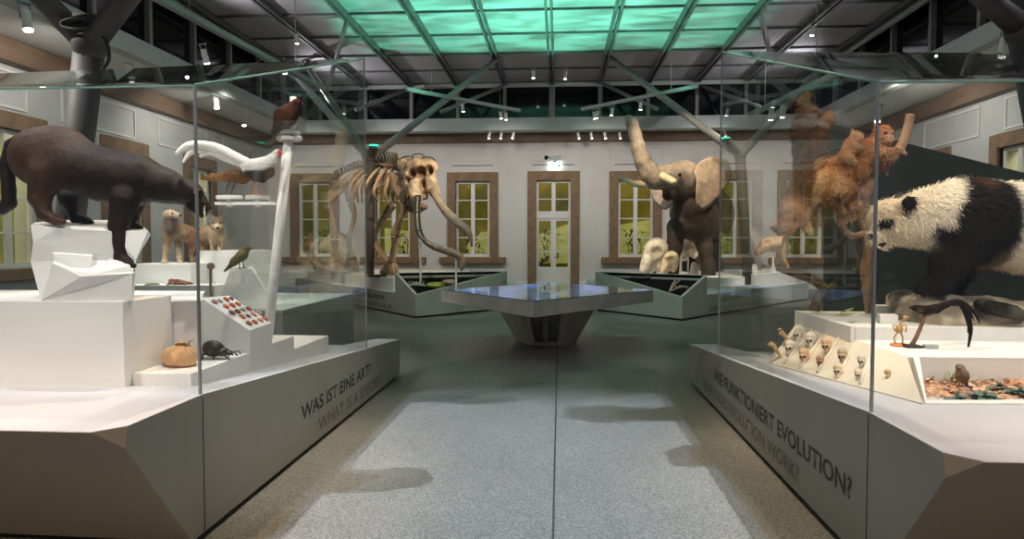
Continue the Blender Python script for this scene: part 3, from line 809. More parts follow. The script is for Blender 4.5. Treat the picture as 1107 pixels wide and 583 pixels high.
mb.add(lo + up, [(0, 3, 2, 1), (0, 1, 6, 5), (0, 5, 4), (1, 2, 7, 6), (2, 3, 8, 7), (3, 0, 4, 8), (4, 5, 6, 7, 8)])
mb.build('front_ledge', M_white, pe)
mb = MB()
a = [P3(57, 274, -.05), P3(100, 277, -.05), P3(97, 296, -.07), P3(64, 298, -.06)]
b = [P3(57, 272, .05), P3(100, 274, .05), P3(97, 296, .05), P3(64, 298, .05)]
mb.add(a + b, [(0, 1, 2, 3), (7, 6, 5, 4), (0, 4, 5, 1), (1, 5, 6, 2), (2, 6, 7, 3), (3, 7, 4, 0)])
mb.build('side_facet', M_white, pe)
mb = MB()
a = [P3(104, 296, -.10), P3(119, 281, -.06), P3(140, 287, -.08), P3(146, 296, -.09)]
b = [P3(104, 297, .03), P3(119, 279, .03), P3(140, 282, .03), P3(146, 294, .03)]
mb.add(a + b, [(0, 1, 2, 3), (7, 6, 5, 4), (0, 4, 5, 1), (1, 5, 6, 2), (2, 6, 7, 3), (3, 7, 4, 0)])
mb.build('paw_facet', M_white, pe)

# white pole with shelves for the birds
Yq = 5.0
pb_ = W(289, 348, Yq); ptop = W(313, 142, Yq)
pole = thing('bird_stand', 'slanting white pole stand carrying the birds in the left case', 'stand', (pb_.x, pb_.y, .80))
MB().tube([(pb_.x, pb_.y, .80), ptop], RP(5.2, Yq), 18, 1).build('pole', M_white, pole, smooth=True)
c = W(313.5, 147, Yq)
for dz, r in ((.02, .075), (-.022, .082)):
    MB().lathe([(0, -.012), (r, -.012), (r, .012), (0, .012)], c + Vector((0, 0, dz)), 10).build('collar', M_white, pole)
for dx in (-1, 1):
    MB().ball(c + Vector((dx * .07, -.01, -.022)), (.028, .028, .022), 10, 6).build('knuckle', M_white, pole)
MB().tube([W(316, 138, Yq + .05), W(317, 105, Yq + .05)], RP(3.6, Yq), 12, 1).build('top_peg', M_white, pole, smooth=True)
MB().box(tuple(W(232, 221.5, Yq - .02)), tuple(W(299, 219, Yq + .03))).build('shelf_bar', M_white, pole)
for a, b, nm in ((233, 264, 'left'), (265, 293, 'right')):
    c = W((a + b) / 2, 213.5, Yq); rr = RP((b - a) / 2, Yq)
    d = MB().lathe([(0, -.014), (rr * .97, -.014), (rr, 0), (rr * .97, .014), (0, .014)], c, 20, Matrix.Diagonal((1, .5, 1))).build('perch_disc', M_white, pole)
    MB().box((c.x - .015, c.y - .02, c.z - .07), (c.x + .015, c.y + .02, c.z - .012)).build('perch_post', M_white, d)

# ------------------------------------------------------------------ blocks inside the right case
blk(caseB, [(1.955, 4.52), (4.2, 4.52), (4.2, 5.58), (1.955, 5.58)], .55, .948, 'upper_platform')
blk(caseB, [(1.955, 3.845), (2.02, 3.845), (6.5, 3.90), (6.5, 4.52), (1.955, 4.52)], .62, .862, 'front_platform')
RK = [SV(p) for p in ((1.60, 5.24, .585), (1.75, 3.30, .728), (1.95, 3.84, .86), (1.95, 5.60, .862))]
MB().add([(p.x + (.0 if i > 1 else 0), p.y, .55) for i, p in enumerate(RK)] + RK, [(3, 2, 1, 0), (4, 5, 6), (4, 6, 7), (0, 1, 5, 4), (1, 2, 6, 5), (2, 3, 7, 6), (3, 0, 4, 7)]).build('skull_slope', mat('cream_paint', (.78, .72, .62), .5, vary=.03), caseB)
kx, ky = S2(1.95, 4.52, .9)
MB().box((kx - .028, ky, .84), (kx - .001, ky + 1.08, .950)).build('rear_kerb', M_white, caseB)
def slope(u, v, h=0):
    """u from the far to the near end, v from the foot to the top"""
    a = RK[0].lerp(RK[1], u); b = RK[3].lerp(RK[2], u); p = a.lerp(b, v)
    return p + Vector((-.6, -.1, .8)).normalized() * h
for u in (.06, .2, .34, .48, .62, .76):
    MB().tube([slope(u - .06, .05, .004), slope(u, .92, .004)], [.011, .008], 8, 1).build('slope_rib', MATS['cream_paint'], caseB, smooth=True)
# sunken planting tray at the front
TI = [SV(p) for p in ((1.79, 3.34, .735), (2.02, 3.845, .862), (2.55, 3.87, .862), (3.3, 3.62, .80), (3.3, 3.34, .735))]
tr = MB()
TF = .66
tr.add(TI + [Vector((p.x, p.y, TF)) for p in TI], [(0, 1, 6, 5), (1, 2, 7, 6), (2, 3, 8, 7), (3, 4, 9, 8), (4, 0, 5, 9), (5, 6, 7, 8, 9)])
tro = [SV(p) for p in ((1.765, 3.30, .728), (1.985, 3.845, .864), (2.56, 3.90, .864), (3.33, 3.65, .80), (3.33, 3.30, .728))]
tr.add(TI + tro, [(0, 1, 6, 5), (1, 2, 7, 6), (2, 3, 8, 7), (3, 4, 9, 8), (4, 0, 5, 9)])
tr.add(tro + [Vector((p.x, p.y, .70)) for p in tro], [(0, 1, 6, 5), (1, 2, 7, 6), (2, 3, 8, 7), (3, 4, 9, 8), (4, 0, 5, 9)])
tr.build('planting_tray', M_white, caseB)

# dark panel added behind the panda, standing in for a reflected green area
pw = [W(893, 133, 8.2), W(1120, 190, 9.4)]
e = MB().add([(pw[0].x, pw[0].y, 0), (pw[1].x, pw[1].y, 0), tuple(pw[1]), tuple(pw[0]), (pw[0].x + .05, pw[0].y + .15, 0), (pw[1].x + .05, pw[1].y + .15, 0), (pw[1].x + .05, pw[1].y + .15, pw[1].z), (pw[0].x + .05, pw[0].y + .15, pw[0].z)], [(0, 1, 2, 3), (7, 6, 5, 4), (0, 4, 5, 1), (1, 5, 6, 2), (2, 6, 7, 3), (3, 7, 4, 0)])
tag(e.build('standin_panel', mat('standin_green', (.12, .15, .13), .6, vary=.15, scale=1.2)), 'dark grey green stand-in panel added behind the panda case', 'partition')

# ------------------------------------------------------------------ wolf case behind the panther
xw, yw0 = S2(-2.95, 7.3, .78)
wc = thing('display_case', 'smaller glass case behind the panther holding two wolves', 'display case', (xw - 1.5, 8.3, 0))
M_bodyd = mat('unlit_plinth_paint', (.17, .18, .18), .5, vary=.05)  # dark grey puts the unlit side into the plinth colour
MB().prism([(xw, yw0), (-7.5, yw0), (-7.5, 9.6), (xw, 9.6)], .04, .775).build('plinth', M_bodyd, wc)
MB().prism([(xw - .05, yw0 + .05), (-7.45, yw0 + .05), (-7.45, 9.55), (xw - .05, 9.55)], 0, .05).build('kickboard', M_dark, wc)
MB().prism([(xw, yw0), (-7.5, yw0), (-7.5, 9.6), (xw, 9.6)], .775, .785).build('deck', M_ring, wc)  # grey deck colour stands in for the dim light on it
MB().slab([(xw, yw0, .785), (-7.5, yw0, .785), (-7.5, yw0, 2.75), (xw, yw0, 2.6)], (0, .008, 0)).build('glass_pane', M_glass, wc)
MB().slab([(xw, yw0, .785), (xw, 9.6, .785), (xw, 9.6, 2.9), (xw, yw0, 2.6)], (-.008, 0, 0)).build('glass_pane', M_glass, wc)
def pxblock(e, x0, x1, ytop, Y0, Y1, zb=.784, nm='display_block', m=None):
    a, b = W(x0, ytop, Y0), W(x1, ytop, Y0)
    d_ = Y1 - Y0
    return MB().prism([(a.x, a.y), (b.x, b.y), (b.x, b.y + d_), (a.x, a.y + d_)], zb, a.z).build(nm, m or M_white, e, bevel=.004)
pxblock(wc, 140, 206, 285.5, 7.9, 8.6)
pxblock(wc, 214, 262, 271, 8.25, 9.1)
pxblock(wc, 130, 232, 309, 7.45, 7.88)

# ------------------------------------------------------------------ rear plinths with the black triangular trays
M_plinthfar = mat('rear_plinth_paint', (.40, .42, .38), .5, vary=.04, scale=2)
def rear_plinth(V, L, R, LB, back, zV, zL, zR, label, tri_label):
    V, L, R, LB = S2(*V, zV), S2(*L, zL), S2(*R, zR), S2(*LB, .5); back = [S2(*q, .5) for q in back]
    """V front corner, L / R upper tray corners, LB far end of the lettered side"""
    e = thing('exhibit_plinth', label, 'plinth', (V[0], V[1], 0))
    zd = .45
    mb = MB(); zb = .04
    v0 = Vector((*V, zb)); l0 = Vector((*L, zb)); r0 = Vector((*R, zb)); v1 = Vector((*V, zV)); l1 = Vector((*L, zL)); r1 = Vector((*R, zR))
    mb.add([v0, l0, r0, v1, l1, r1], [(0, 3, 4, 1), (0, 2, 5, 3), (1, 4, 5, 2), (0, 1, 2)])
    # rim round the tray
    cen = (v1 + l1 + r1) / 3
    inn = [p.lerp(cen, .07) for p in (v1, l1, r1)]; nrm = (l1 - v1).cross(r1 - v1).normalized()
    if nrm.z < 0: nrm = -nrm
    dn = [p - nrm * .11 for p in inn]
    mb.add([v1, l1, r1] + inn, [(0, 1, 4, 3), (1, 2, 5, 4), (2, 0, 3, 5)])
    mb.build('tray_body', M_plinthfar, e)
    tb = MB(); tb.add(inn + dn, [(0, 1, 4, 3), (1, 2, 5, 4), (2, 0, 3, 5), (3, 4, 5)]); tb.build('tray_lining', M_blackfelt, e)
    db = MB(); poly = [L, LB] + back + [R]
    db.prism([tuple(p) for p in poly], zb, zd); db.build('plinth', M_plinthfar, e)
    dk = MB(); dk.prism([tuple(p) for p in poly], zd, zd + .008); dk.build('deck', M_deck, e)
    c = Vector((sum(p[0] for p in [V] + poly) / (len(poly) + 1), sum(p[1] for p in [V] + poly) / (len(poly) + 1)))
    kk = [Vector(p).lerp(c, .02) for p in [V] + poly]
    MB().prism([tuple(p) for p in kk], 0, .045).build('kickboard', M_dark, e)
    return e, inn, nrm
PA, innA, nA = rear_plinth((-2.87, 13.62), (-3.47, 14.42), (-1.19, 15.5), (-7.8, 20.2), [(-7.8, 21.8), (-2.0, 21.8)], .47, .876, .87, 'rear plinth of the elephant skeleton with black triangular tray of fossils', '')
PB, innB, nB = rear_plinth((2.36, 13.17), (3.0, 13.93), (.79, 15.2), (6.6, 18.15), [(7.4, 21.8), (1.6, 21.8)], .46, .85, .87, 'rear plinth of the mounted elephant with black triangular tray', '')
dA = (Vector((*S2(-7.8, 20.2, .5), 0)) - Vector((*S2(-3.47, 14.42, .876), 0))).normalized(); dB = (Vector((*S2(6.6, 18.15, .5), 0)) - Vector((*S2(3.0, 13.93, .85), 0))).normalized()
def face_text(s, m, e, p0, dirv, s0, ln, z, h, rev):
    p0 = S2(*p0, .85)
    o = Vector((*p0, 0)) + dirv * s0 + Vector((0, 0, z)); xd = -dirv if rev else dirv
    if rev: o = Vector((*p0, 0)) + dirv * (s0 + ln) + Vector((0, 0, z))
    text_mesh(s, 'lettering', m, e, o, xd, (0, 0, 1), ln, h, .004)
face_text('FOSSILIEN', M_letter, PA, (-3.47, 14.42), dA, .55, 1.85, .27, .10, True)
face_text('LIFE FOSSILS', M_letter2, PA, (-3.47, 14.42), dA, .15, 2.5, .10, .09, True)
face_text('DESIGN', M_letter, PB, (3.0, 13.93), dB, .55, 1.0, .27, .10, False)
face_text('HISTORY OF LIFE', M_letter2, PB, (3.0, 13.93), dB, .15, 2.4, .10, .09, False)
# white blocks carrying the mounts
def wb_(e, poly, z1, z0=.458): return MB().prism([S2(*q, .7) for q in poly], z0, z1).build('display_block', M_white, e, bevel=.006)
wb_(PA, [(-3.62, 14.9), (-5.4, 17.2), (-5.6, 19.6), (-2.6, 19.6), (-2.2, 17.2)], .735)
wb_(PA, [(-5.55, 17.35), (-7.2, 19.5), (-7.2, 20.9), (-5.7, 20.9)], .80)
wb_(PB, [(3.05, 15.6), (4.6, 17.0), (4.7, 20.6), (2.0, 20.6), (1.6, 17.2), (2.2, 15.9)], .665)
wb_(PB, [(4.75, 16.6), (6.35, 18.4), (6.3, 19.4), (4.95, 19.2)], .74)

# ------------------------------------------------------------------ rhombic media table
tb = thing('media_table', 'white rhombic media table with glossy screen top in the middle of the hall', 'table', (-.2, 10.3, 0))
tv = [Vector(S2(*q, .8)) for q in ((-.315, 8.22), (1.40, 10.22), (-.1, 12.3), (-1.77, 10.25))]
th = MB(); zt = .795
th.prism([tuple(p) for p in tv], [zt - .19, zt - .17, zt - .17, zt - .17], zt); th.build('tabletop', mat('table_paint', (.50, .48, .45), .5), tb, bevel=.004)
cen = sum(tv, Vector((0, 0))) / 4
def screen_mat():
    m = bpy.data.materials.new('dark_screen'); m.use_nodes = True
    b = m.node_tree.nodes['Principled BSDF']; nt = m.node_tree; L = nt.links.new
    b.inputs['Roughness'].default_value = .03; b.inputs['Base Color'].default_value = (.02, .03, .04, 1)
    tc = nod(nt, 'ShaderNodeTexCoord'); mp = nod(nt, 'ShaderNodeMapping'); mp.inputs['Rotation'].default_value = (0, 0, .9); mp.inputs['Scale'].default_value = (1.0, .22, 1)
    n = nod(nt, 'ShaderNodeTexNoise'); n.inputs['Scale'].default_value = 2.1; n.inputs['Detail'].default_value = 3
    L(tc.outputs['Object'], mp.inputs[0]); L(mp.outputs[0], n.inputs[0])
    r = nod(nt, 'ShaderNodeValToRGB'); r.color_ramp.elements[0].position = .40; r.color_ramp.elements[0].color = (.01, .03, .05, 1); r.color_ramp.elements[1].position = .62; r.color_ramp.elements[1].color = (.12, .22, .62, 1)
    k = r.color_ramp.elements.new(.52); k.color = (.05, .15, .30, 1)
    L(n.outputs['Fac'], r.inputs[0]); L(r.outputs[0], b.inputs['Emission Color']); b.inputs['Emission Strength'].default_value = .55
    return m
sc_ = MB(); sc_.prism([tuple(p.lerp(cen, .025)) for p in tv], zt, zt + .008); sc_.build('screen', screen_mat(), tb)
ed = MB(); ed.prism([tuple(p.lerp(cen, .004)) for p in tv], zt - .012, zt + .003); ed.build('screen_edge', M_dark, tb)
# tapering hollow foot with an opening in front
fo = MB()
def ringp(z, k):
    c = Vector((-.2, 10.35)); hw, hd = .72 * k, .55 * k
    return [Vector((c.x - hw, c.y, z)), Vector((c.x - hw * .50, c.y - hd, z)), Vector((c.x + hw * .50, c.y - hd, z)), Vector((c.x + hw, c.y, z)), Vector((c.x + hw * .5, c.y + hd, z)), Vector((c.x - hw * .5, c.y + hd, z))]
r0, r1 = ringp(.0, .62), ringp(zt - .18, 1.1)
fo.add(r0 + r1, [(0, 1, 7, 6), (2, 3, 9, 8), (3, 4, 10, 9), (4, 5, 11, 10), (5, 0, 6, 11), (0, 5, 4, 3, 2, 1), (6, 7, 8, 9, 10, 11)])
# front face with a rectangular hole
A, B, C_, D_ = r0[1], r0[2], r1[2], r1[1]
def bil(u, v): return A.lerp(B, u).lerp(D_.lerp(C_, u), v)
ho = [bil(.14, .08), bil(.86, .08), bil(.82, .82), bil(.18, .82)]
fo.add([A, B, C_, D_] + ho, [(0, 1, 5, 4), (1, 2, 6, 5), (2, 3, 7, 6), (3, 0, 4, 7)])
hi_ = [p + Vector((0, .45, 0)) for p in ho]
fo.add(ho + hi_, [(0, 1, 5, 4), (1, 2, 6, 5), (2, 3, 7, 6), (3, 0, 4, 7), (4, 5, 6, 7)])
fo.build('foot', mat('table_foot_paint', (.52, .47, .42), .5), tb)
MB().box((ho[0].x + .12, ho[0].y + .2, ho[0].z + .002), (ho[0].x + .2, ho[0].y + .4, ho[2].z - .01)).build('inner_divider', M_plinthfar, tb)
# ------------------------------------------------------------------ black panther
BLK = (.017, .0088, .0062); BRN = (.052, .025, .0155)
b = PX(3.95); b.col = BLK
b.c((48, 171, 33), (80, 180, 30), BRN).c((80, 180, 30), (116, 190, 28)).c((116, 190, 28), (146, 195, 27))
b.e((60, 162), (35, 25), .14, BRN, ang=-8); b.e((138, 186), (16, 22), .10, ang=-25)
b.c((150, 192, 24), (178, 201, 18)).c((178, 201, 18), (196, 207, 14.5))
b.e((205, 208.5), (13.5, 13), .08, k=.022)                       # skull
b.c((212, 214, 9.5), (221, 224, 7.2), k=.015); b.c((209, 222, 7.5), (218.5, 231, 5.2), k=.012); b.e((214, 206.5, -.05), (5, 3), .02, k=.012)   # muzzle, jaw, brow
for dy in (-.06, .07):
    b.c((198, 201, 4.6, dy), (195.5, 194.5, 3, dy * 1.2), k=.012)
# shoulder and front legs
b.e((138, 203), (17, 25), .09, ang=10, k=.03); b.c((135, 216, 15, -.10), (128, 244, 10, -.12), k=.03); b.c((128, 244, 9.6, -.12), (132, 274, 7.6, -.14), k=.02)
b.c((131, 280, 7.8, -.14), (139, 285, 6.0, -.16), k=.015)
for t in range(4): b.c((137, 284.5, 4, -.19 + .035 * t), (144.5, 287.5, 3.1, -.20 + .04 * t), k=.008)
b.c((146, 212, 13, .10), (140, 234, 9, .12), k=.03); b.c((140, 234, 8, .12), (144, 243, 6.5, .10), k=.02)
for t in range(3): b.c((146, 244, 4, .05 + .04 * t), (152, 246, 3, .04 + .04 * t), k=.008)
# hind legs
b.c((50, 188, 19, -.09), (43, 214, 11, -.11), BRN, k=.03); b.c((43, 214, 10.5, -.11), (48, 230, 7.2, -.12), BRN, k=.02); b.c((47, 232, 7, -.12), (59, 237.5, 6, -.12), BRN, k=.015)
for t in range(4): b.c((60, 238, 4, -.175 + .035 * t), (69, 240, 3.1, -.185 + .04 * t), BRN, k=.008)
b.c((74, 196, 15, .09), (74, 216, 9.5, .11), k=.03); b.c((74, 216, 8.8, .11), (81, 233, 6.2, .11), k=.02); b.c((82, 236, 6, .11), (94, 239, 5, .10), k=.015)
for t in range(3): b.c((92, 239, 4, .06 + .04 * t), (99, 240.6, 3, .05 + .045 * t), k=.008)
# tail
for (a, c) in (((25, 152, 8.5), (13, 157, 7)), ((13, 157, 7), (7, 178, 6.8)), ((7, 178, 6.8), (9.5, 204, 6.8)), ((9.5, 204, 6.8), (10, 220, 7)), ((10, 220, 7), (2, 226, 6.6)), ((2, 226, 6.6), (-8, 224, 5.2))):
    b.c(a, c, BLK, k=.008)
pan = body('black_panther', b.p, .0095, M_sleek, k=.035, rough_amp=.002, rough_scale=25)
tag(pan, 'black panther stepping down over the white crystal pedestal', 'panther')
ey = MB().ball(W(212, 208, 3.95 - .075), .012, 10, 8); ey.build('eye', mat('amber_eye', (.45, .30, .05), .1), pan)
MB().ball(W(226, 225, 3.92), (.018, .02, .014), 10, 8).build('nose', M_black, pan)
wk = MB()
for k in range(5):
    p = W(220, 226 + k, 3.95 - .045); wk.tube([p, p + Vector((.03, -.04, .015 - .012 * k)), p + Vector((.05, -.09, -.01 - .016 * k))], .0012, 5)
wk.build('whiskers', mat('whisker', (.7, .68, .6), .4), pan)

# ------------------------------------------------------------------ panda
CRM = (.66, .56, .42); WHT = (.80, .74, .64); PBK = (.010, .009, .009); TAN = (.48, .33, .20)
b = PX(4.8); b.col = CRM
b.c((1052, 238, 45), (1110, 248, 47), WHT); b.c((1110, 248, 47), (1170, 256, 50), WHT); b.e((1190, 262), (46, 46), .30, WHT)
b.c((1035, 231, 37), (1004, 236, 31), WHT); b.c((1004, 236, 31), (984, 240, 26), CRM)
b.e((966, 240), (26.5, 25), .17, CRM, ang=10, k=.03); b.e((978, 247, -.06), (14, 15), .12, CRM, k=.03); b.c((955, 252, 12, -.02), (948, 257.5, 9, -.03), CRM, k=.025); b.c((953, 260, 7.5, -.02), (957, 264, 6, -.02), CRM, k=.02)
b.e((955, 226, -.03), (11, 8), .10, CRM, k=.03, ang=-35)
b.e((983, 219.5, -.20), (7.8, 8), .035, PBK, k=.012); b.e((971, 214, .13), (7, 8), .035, PBK, k=.012)
# forelegs
b.e((1046, 242), (30, 40), .24, PBK, ang=6); b.c((1040, 256, 27, -.10), (1025, 285, 17, -.12), PBK); b.c((1025, 285, 17, -.12), (1016, 303, 13.5, -.12), PBK); b.c((1015, 308, 9.5, -.12), (993, 313, 6, -.14), PBK)
b.c((1060, 256, 24, .14), (1043, 286, 15, .16), PBK); b.c((1043, 286, 14, .16), (1027, 308, 12, .14), PBK); b.c((1027, 311, 8, .13), (1014, 314, 6, .12), PBK)
# hind legs, out beyond the picture
for dy in (-.16, .16):
    b.c((1195, 285, 27, dy), (1186, 312, 17, dy), PBK); b.c((1186, 312, 15, dy), (1172, 318, 9, dy), PBK)
# markings
def mk_(a, c, col, k):
    b.c(a, c, col, k=k, to='paint'); b.paint[-1]['xz'] = True
mk_((1052, 198, 19), (1044, 240, 28), PBK, .025); mk_((1044, 240, 28), (1040, 290, 36), PBK, .025); mk_((1066, 206, 12), (1068, 258, 9), PBK, .03); mk_((1000, 252, 7), (1030, 268, 20), PBK, .03)
b.e((1062, 200, -.1), (9, 7), .1, (.10, .045, .025), k=.04, to='paint')
b.e((961, 242, -.17), (8.2, 6.6), .14, PBK, k=.006, to='paint', ang=-15); b.e((983, 219.5, -.20), (9, 9.5), .05, PBK, k=.006, to='paint')
b.c((948, 268, 3, -.10), (958, 262, 3, -.12), (.03, .02, .02), k=.004, to='paint')
b.c((1090, 292, 12), (1160, 300, 14), TAN, k=.16, to='paint'); b.paint[-1]['xz'] = True
pnd = body('giant_panda', b.p, .016, M_coat, k=.055, paint=b.paint, rough_amp=.006, rough_scale=26)
tag(pnd, 'black and white giant panda standing on the pale rock', 'panda')
MB().ball(W(959.5, 241, 4.8 - .168), .013, 10, 8).build('eye', M_black, pnd)
MB().ball(W(940.5, 256, 4.8 - .04), (.022, .034, .022), 12, 8).build('nose', M_black, pnd)
mo = MB(); mo.tube([W(946, 266, 4.67), W(951, 266, 4.655), W(957, 263, 4.66)], [.012, .019, .008], 10); mo.build('mouth', M_black, pnd, smooth=True)
th_ = MB()
for q in ((948.5, 266.5), (951, 268)): th_.ball(W(q[0], q[1], 4.635), (.007, .006, .010), 8, 6)
th_.build('teeth', M_ivory, pnd)

fur(pnd, 16000, .045, .0055, (.6, .1, -.8), .72, 5, lambda p: False)
# rock under the panda
M_rock = mat('sandy_rock', (.20, .165, .125), .85, vary=.35, scale=5, bump=.8, bscale=14, col2=(.38, .32, .245), mixscale=5)
rp = []
Yr = 4.98
def re(x, y, rx, rz, ry, dy=0, ang=0):
    R = np.array(Matrix.Rotation(math.radians(ang), 3, 'Y'))
    rp.append(ell(W(x, y, Yr + dy), (RP(rx, Yr), ry, RP(rz, Yr)), (1, 1, 1), R))
re(1000, 345, 34, 28, .44); re(1050, 349, 40, 29, .46, -.04); re(1105, 352, 48, 26, .46, -.02); re(1160, 350, 50, 28, .46); re(1215, 348, 40, 28, .44); re(988, 325, 20, 10, .30, -.02, 4); re(1030, 327, 26, 9, .30, 0, 6); re(1085, 336, 30, 12, .34, 0, 8); re(1180, 331, 40, 12, .34)
rock = body('rock_outcrop', rp, .022, M_rock, k=.06, rough_amp=.022, rough_scale=7)
tag(rock, 'long pale sandy rock carrying the panda', 'rock')
M_moss = mat('dark_slate', (.016, .016, .014), .95, spec=.08, vary=.4, scale=9, bump=.6, bscale=20, col2=(.06, .058, .042), mixscale=6)
rp = []
re(1076, 333, 20, 7, .12, -.42, 14); re(1094, 338, 12, 6, .10, -.44, 20)
sl_ = body('slate_slab', rp, .014, M_moss, k=.05, rough_amp=.012, rough_scale=11)
tag(sl_, 'dark mossy stone lying against the pale rock below the panda', 'stone')

# ------------------------------------------------------------------ elephant
EB = (.048, .036, .030); EH = (.27, .215, .17); ED = (.030, .022, .018)  # light put into the hide: spotlit head pale, unlit legs dark
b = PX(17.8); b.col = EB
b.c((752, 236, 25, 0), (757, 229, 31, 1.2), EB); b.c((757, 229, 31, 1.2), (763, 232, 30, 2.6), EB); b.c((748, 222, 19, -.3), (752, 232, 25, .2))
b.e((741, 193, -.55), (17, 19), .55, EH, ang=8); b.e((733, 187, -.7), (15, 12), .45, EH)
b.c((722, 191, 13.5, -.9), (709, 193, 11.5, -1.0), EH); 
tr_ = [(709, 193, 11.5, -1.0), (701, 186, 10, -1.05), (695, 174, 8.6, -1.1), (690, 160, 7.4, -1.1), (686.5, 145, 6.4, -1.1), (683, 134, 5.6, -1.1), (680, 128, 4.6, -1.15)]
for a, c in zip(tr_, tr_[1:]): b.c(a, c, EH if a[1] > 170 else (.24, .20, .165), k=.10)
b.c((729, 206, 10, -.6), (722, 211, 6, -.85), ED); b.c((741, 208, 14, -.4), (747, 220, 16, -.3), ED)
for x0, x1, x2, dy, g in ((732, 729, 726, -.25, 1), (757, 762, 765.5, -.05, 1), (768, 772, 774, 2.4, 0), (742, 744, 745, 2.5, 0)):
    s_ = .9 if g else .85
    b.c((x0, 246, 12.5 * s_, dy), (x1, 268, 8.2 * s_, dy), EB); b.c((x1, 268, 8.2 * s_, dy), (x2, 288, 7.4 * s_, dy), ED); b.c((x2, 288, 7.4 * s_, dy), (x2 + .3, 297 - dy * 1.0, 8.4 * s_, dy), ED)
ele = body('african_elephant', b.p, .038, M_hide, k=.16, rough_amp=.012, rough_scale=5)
tag(ele, 'mounted african elephant with raised trunk at the rear of the hall', 'elephant')
def earmesh(name, pts, Yc, dep, col):
    """a thick fan-shaped ear with rippled surface"""
    c = W(sum(p[0] for p in pts) / len(pts), sum(p[1] for p in pts) / len(pts), Yc + dep)
    pr = []
    ctrl = [W(p[0], p[1], Yc + p[2]) for p in pts]
    ct = W(pts[0][0] * .5 + pts[len(pts) // 2][0] * .5, pts[0][1] * .5 + pts[len(pts) // 2][1] * .5, Yc + dep)
    mb = MB(); n = len(ctrl); N = 6
    P, _ = catmull(ctrl + [ctrl[0]], [0] * (n + 1), 5); P = P[:-1]; m_ = len(P)
    for side in (0, 1):
        vs = []
        for j in range(N + 1):
            t = j / N
            for i, p in enumerate(P):
                q = ct.lerp(p, t); q = q + Vector((0, (.07 if side else 0) * (1 - t ** 3) + .045 * mnoise.noise(Vector((q.x * 3.2, q.z * 3.2, 4))) * t, 0)); vs.append(q)
        fs = []
        for j in range(N):
            for i in range(m_):
                f = (j * m_ + i, j * m_ + (i + 1) % m_, (j + 1) * m_ + (i + 1) % m_, (j + 1) * m_ + i); fs.append(f if side else f[::-1])
        mb.add(vs, fs)
    me = mb.mesh(name)
    at = me.color_attributes.new('coat', 'FLOAT_COLOR', 'POINT'); at.data.foreach_set('color', list(np.tile(np.array([*col, 1.0], np.float32), (len(me.vertices), 1)).ravel()))
    return link_mesh(name, me, M_hide, ele, smooth=True)
earmesh('ear', [(750, 186, -.3), (754, 177, -.2), (763, 171, -.1), (775, 169, .05), (786, 174, .2), (791, 186, .3), (788, 198, .3), (781, 208, .2), (772, 219, .05), (763, 226, -.1), (756, 227, -.2), (752, 220, -.3), (752, 208, -.35), (753, 196, -.35)], 17.0, -.10, (.33, .255, .195))  # near ear paler than the body, spotlight put into its colour
earmesh('ear', [(729, 199, -.1), (720, 199, .0), (710, 201, .1), (704, 206, .15), (705, 214, .15), (711, 222, .1), (719, 227, .0), (726, 222, -.1), (730, 212, -.15)], 17.8, .0, (.50, .40, .36))  # far ear painted pale for the light on its back
MB().tube([W(711, 197, 17.0), W(700, 199.5, 16.9), W(688, 199, 16.7), W(678, 195.5, 16.6), W(669, 190, 16.6)], [.10, .10, .085, .06, .02], 12).build('tusk', M_ivory, ele, smooth=True)
MB().tube([W(710, 187, 16.85), W(717, 191, 16.55), W(724, 194.5, 16.25), W(729, 197, 15.95)], [.10, .10, .092, .078], 12).build('tusk', M_ivory, ele, smooth=True)
MB().ball(W(735, 189, 16.62), .045, 10, 8).build('eye', M_black, ele)

# ------------------------------------------------------------------ wolves
def wolf(Y, spec, nm, lab):
    b = PX(Y); b.col = (.30, .21, .13); spec(b)
    o = body('wolf', b.p, .011, M_coat, k=.028, paint=b.paint, rough_amp=.004, rough_scale=30); fur(o, 2600, .035, .006, (.3, .2, -.8), .7, 6); return tag(o, lab, 'wolf')
TW = (.40, .27, .16); GW = (.17, .125, .09); LW = (.58, .44, .30); RW = (.42, .20, .11)
def w1(b):
    b.c((186, 247, 9.5, -.04), (200, 252, 8.5, .04), TW); b.c((200, 252, 8.5, .04), (206, 254, 8, .12), RW); b.c((185, 245, 8.5, -.06), (184, 236, 6.5, -.08), GW)
    b.e((183.5, 232, -.09), (6.5, 5), .055, LW); b.c((186, 232, 4, -.11), (194, 233.2, 2.5, -.14), LW); b.c((179.5, 228.5, 2, -.07), (178, 225.5, 1.1, -.07), GW); b.c((184, 227.6, 2, -.04), (184.3, 225, 1.1, -.04), GW)
    b.c((181, 254, 4.6, -.07), (179.5, 268, 2.7, -.08), TW); b.c((179.5, 268, 2.7, -.08), (177.5, 283, 2.3, -.09), LW); b.c((177, 284, 2.3, -.1), (179.5, 284.4, 1.9, -.14), LW)
    b.c((192, 256, 4.6, .0), (193, 270, 2.6, .0), TW); b.c((193, 270, 2.6, 0), (194.3, 282, 2.2, 0), LW); b.c((194, 284, 2.2, 0), (196, 284.4, 1.8, -.03), LW)
    for dy in (.08, .20):
        b.c((206, 257, 5.5, dy), (208, 267, 3.3, dy + .03), RW); b.c((208, 267, 3, dy + .03), (206, 275, 2.2, dy + .04), TW); b.c((206, 275, 2.2, dy + .04), (207.5, 283, 2, dy + .02), TW)
    b.c((210, 255, 3, .18), (213, 268, 3, .24), RW); b.c((213, 268, 3, .24), (213, 277, 1.5, .26), GW)
    b.c((184, 252, 5, -.14), (184, 240, 5, -.14), GW, k=.02, to='paint')
wlf1 = wolf(8.15, w1, 'a', 'tan wolf standing side on with head turned, below the panther muzzle')
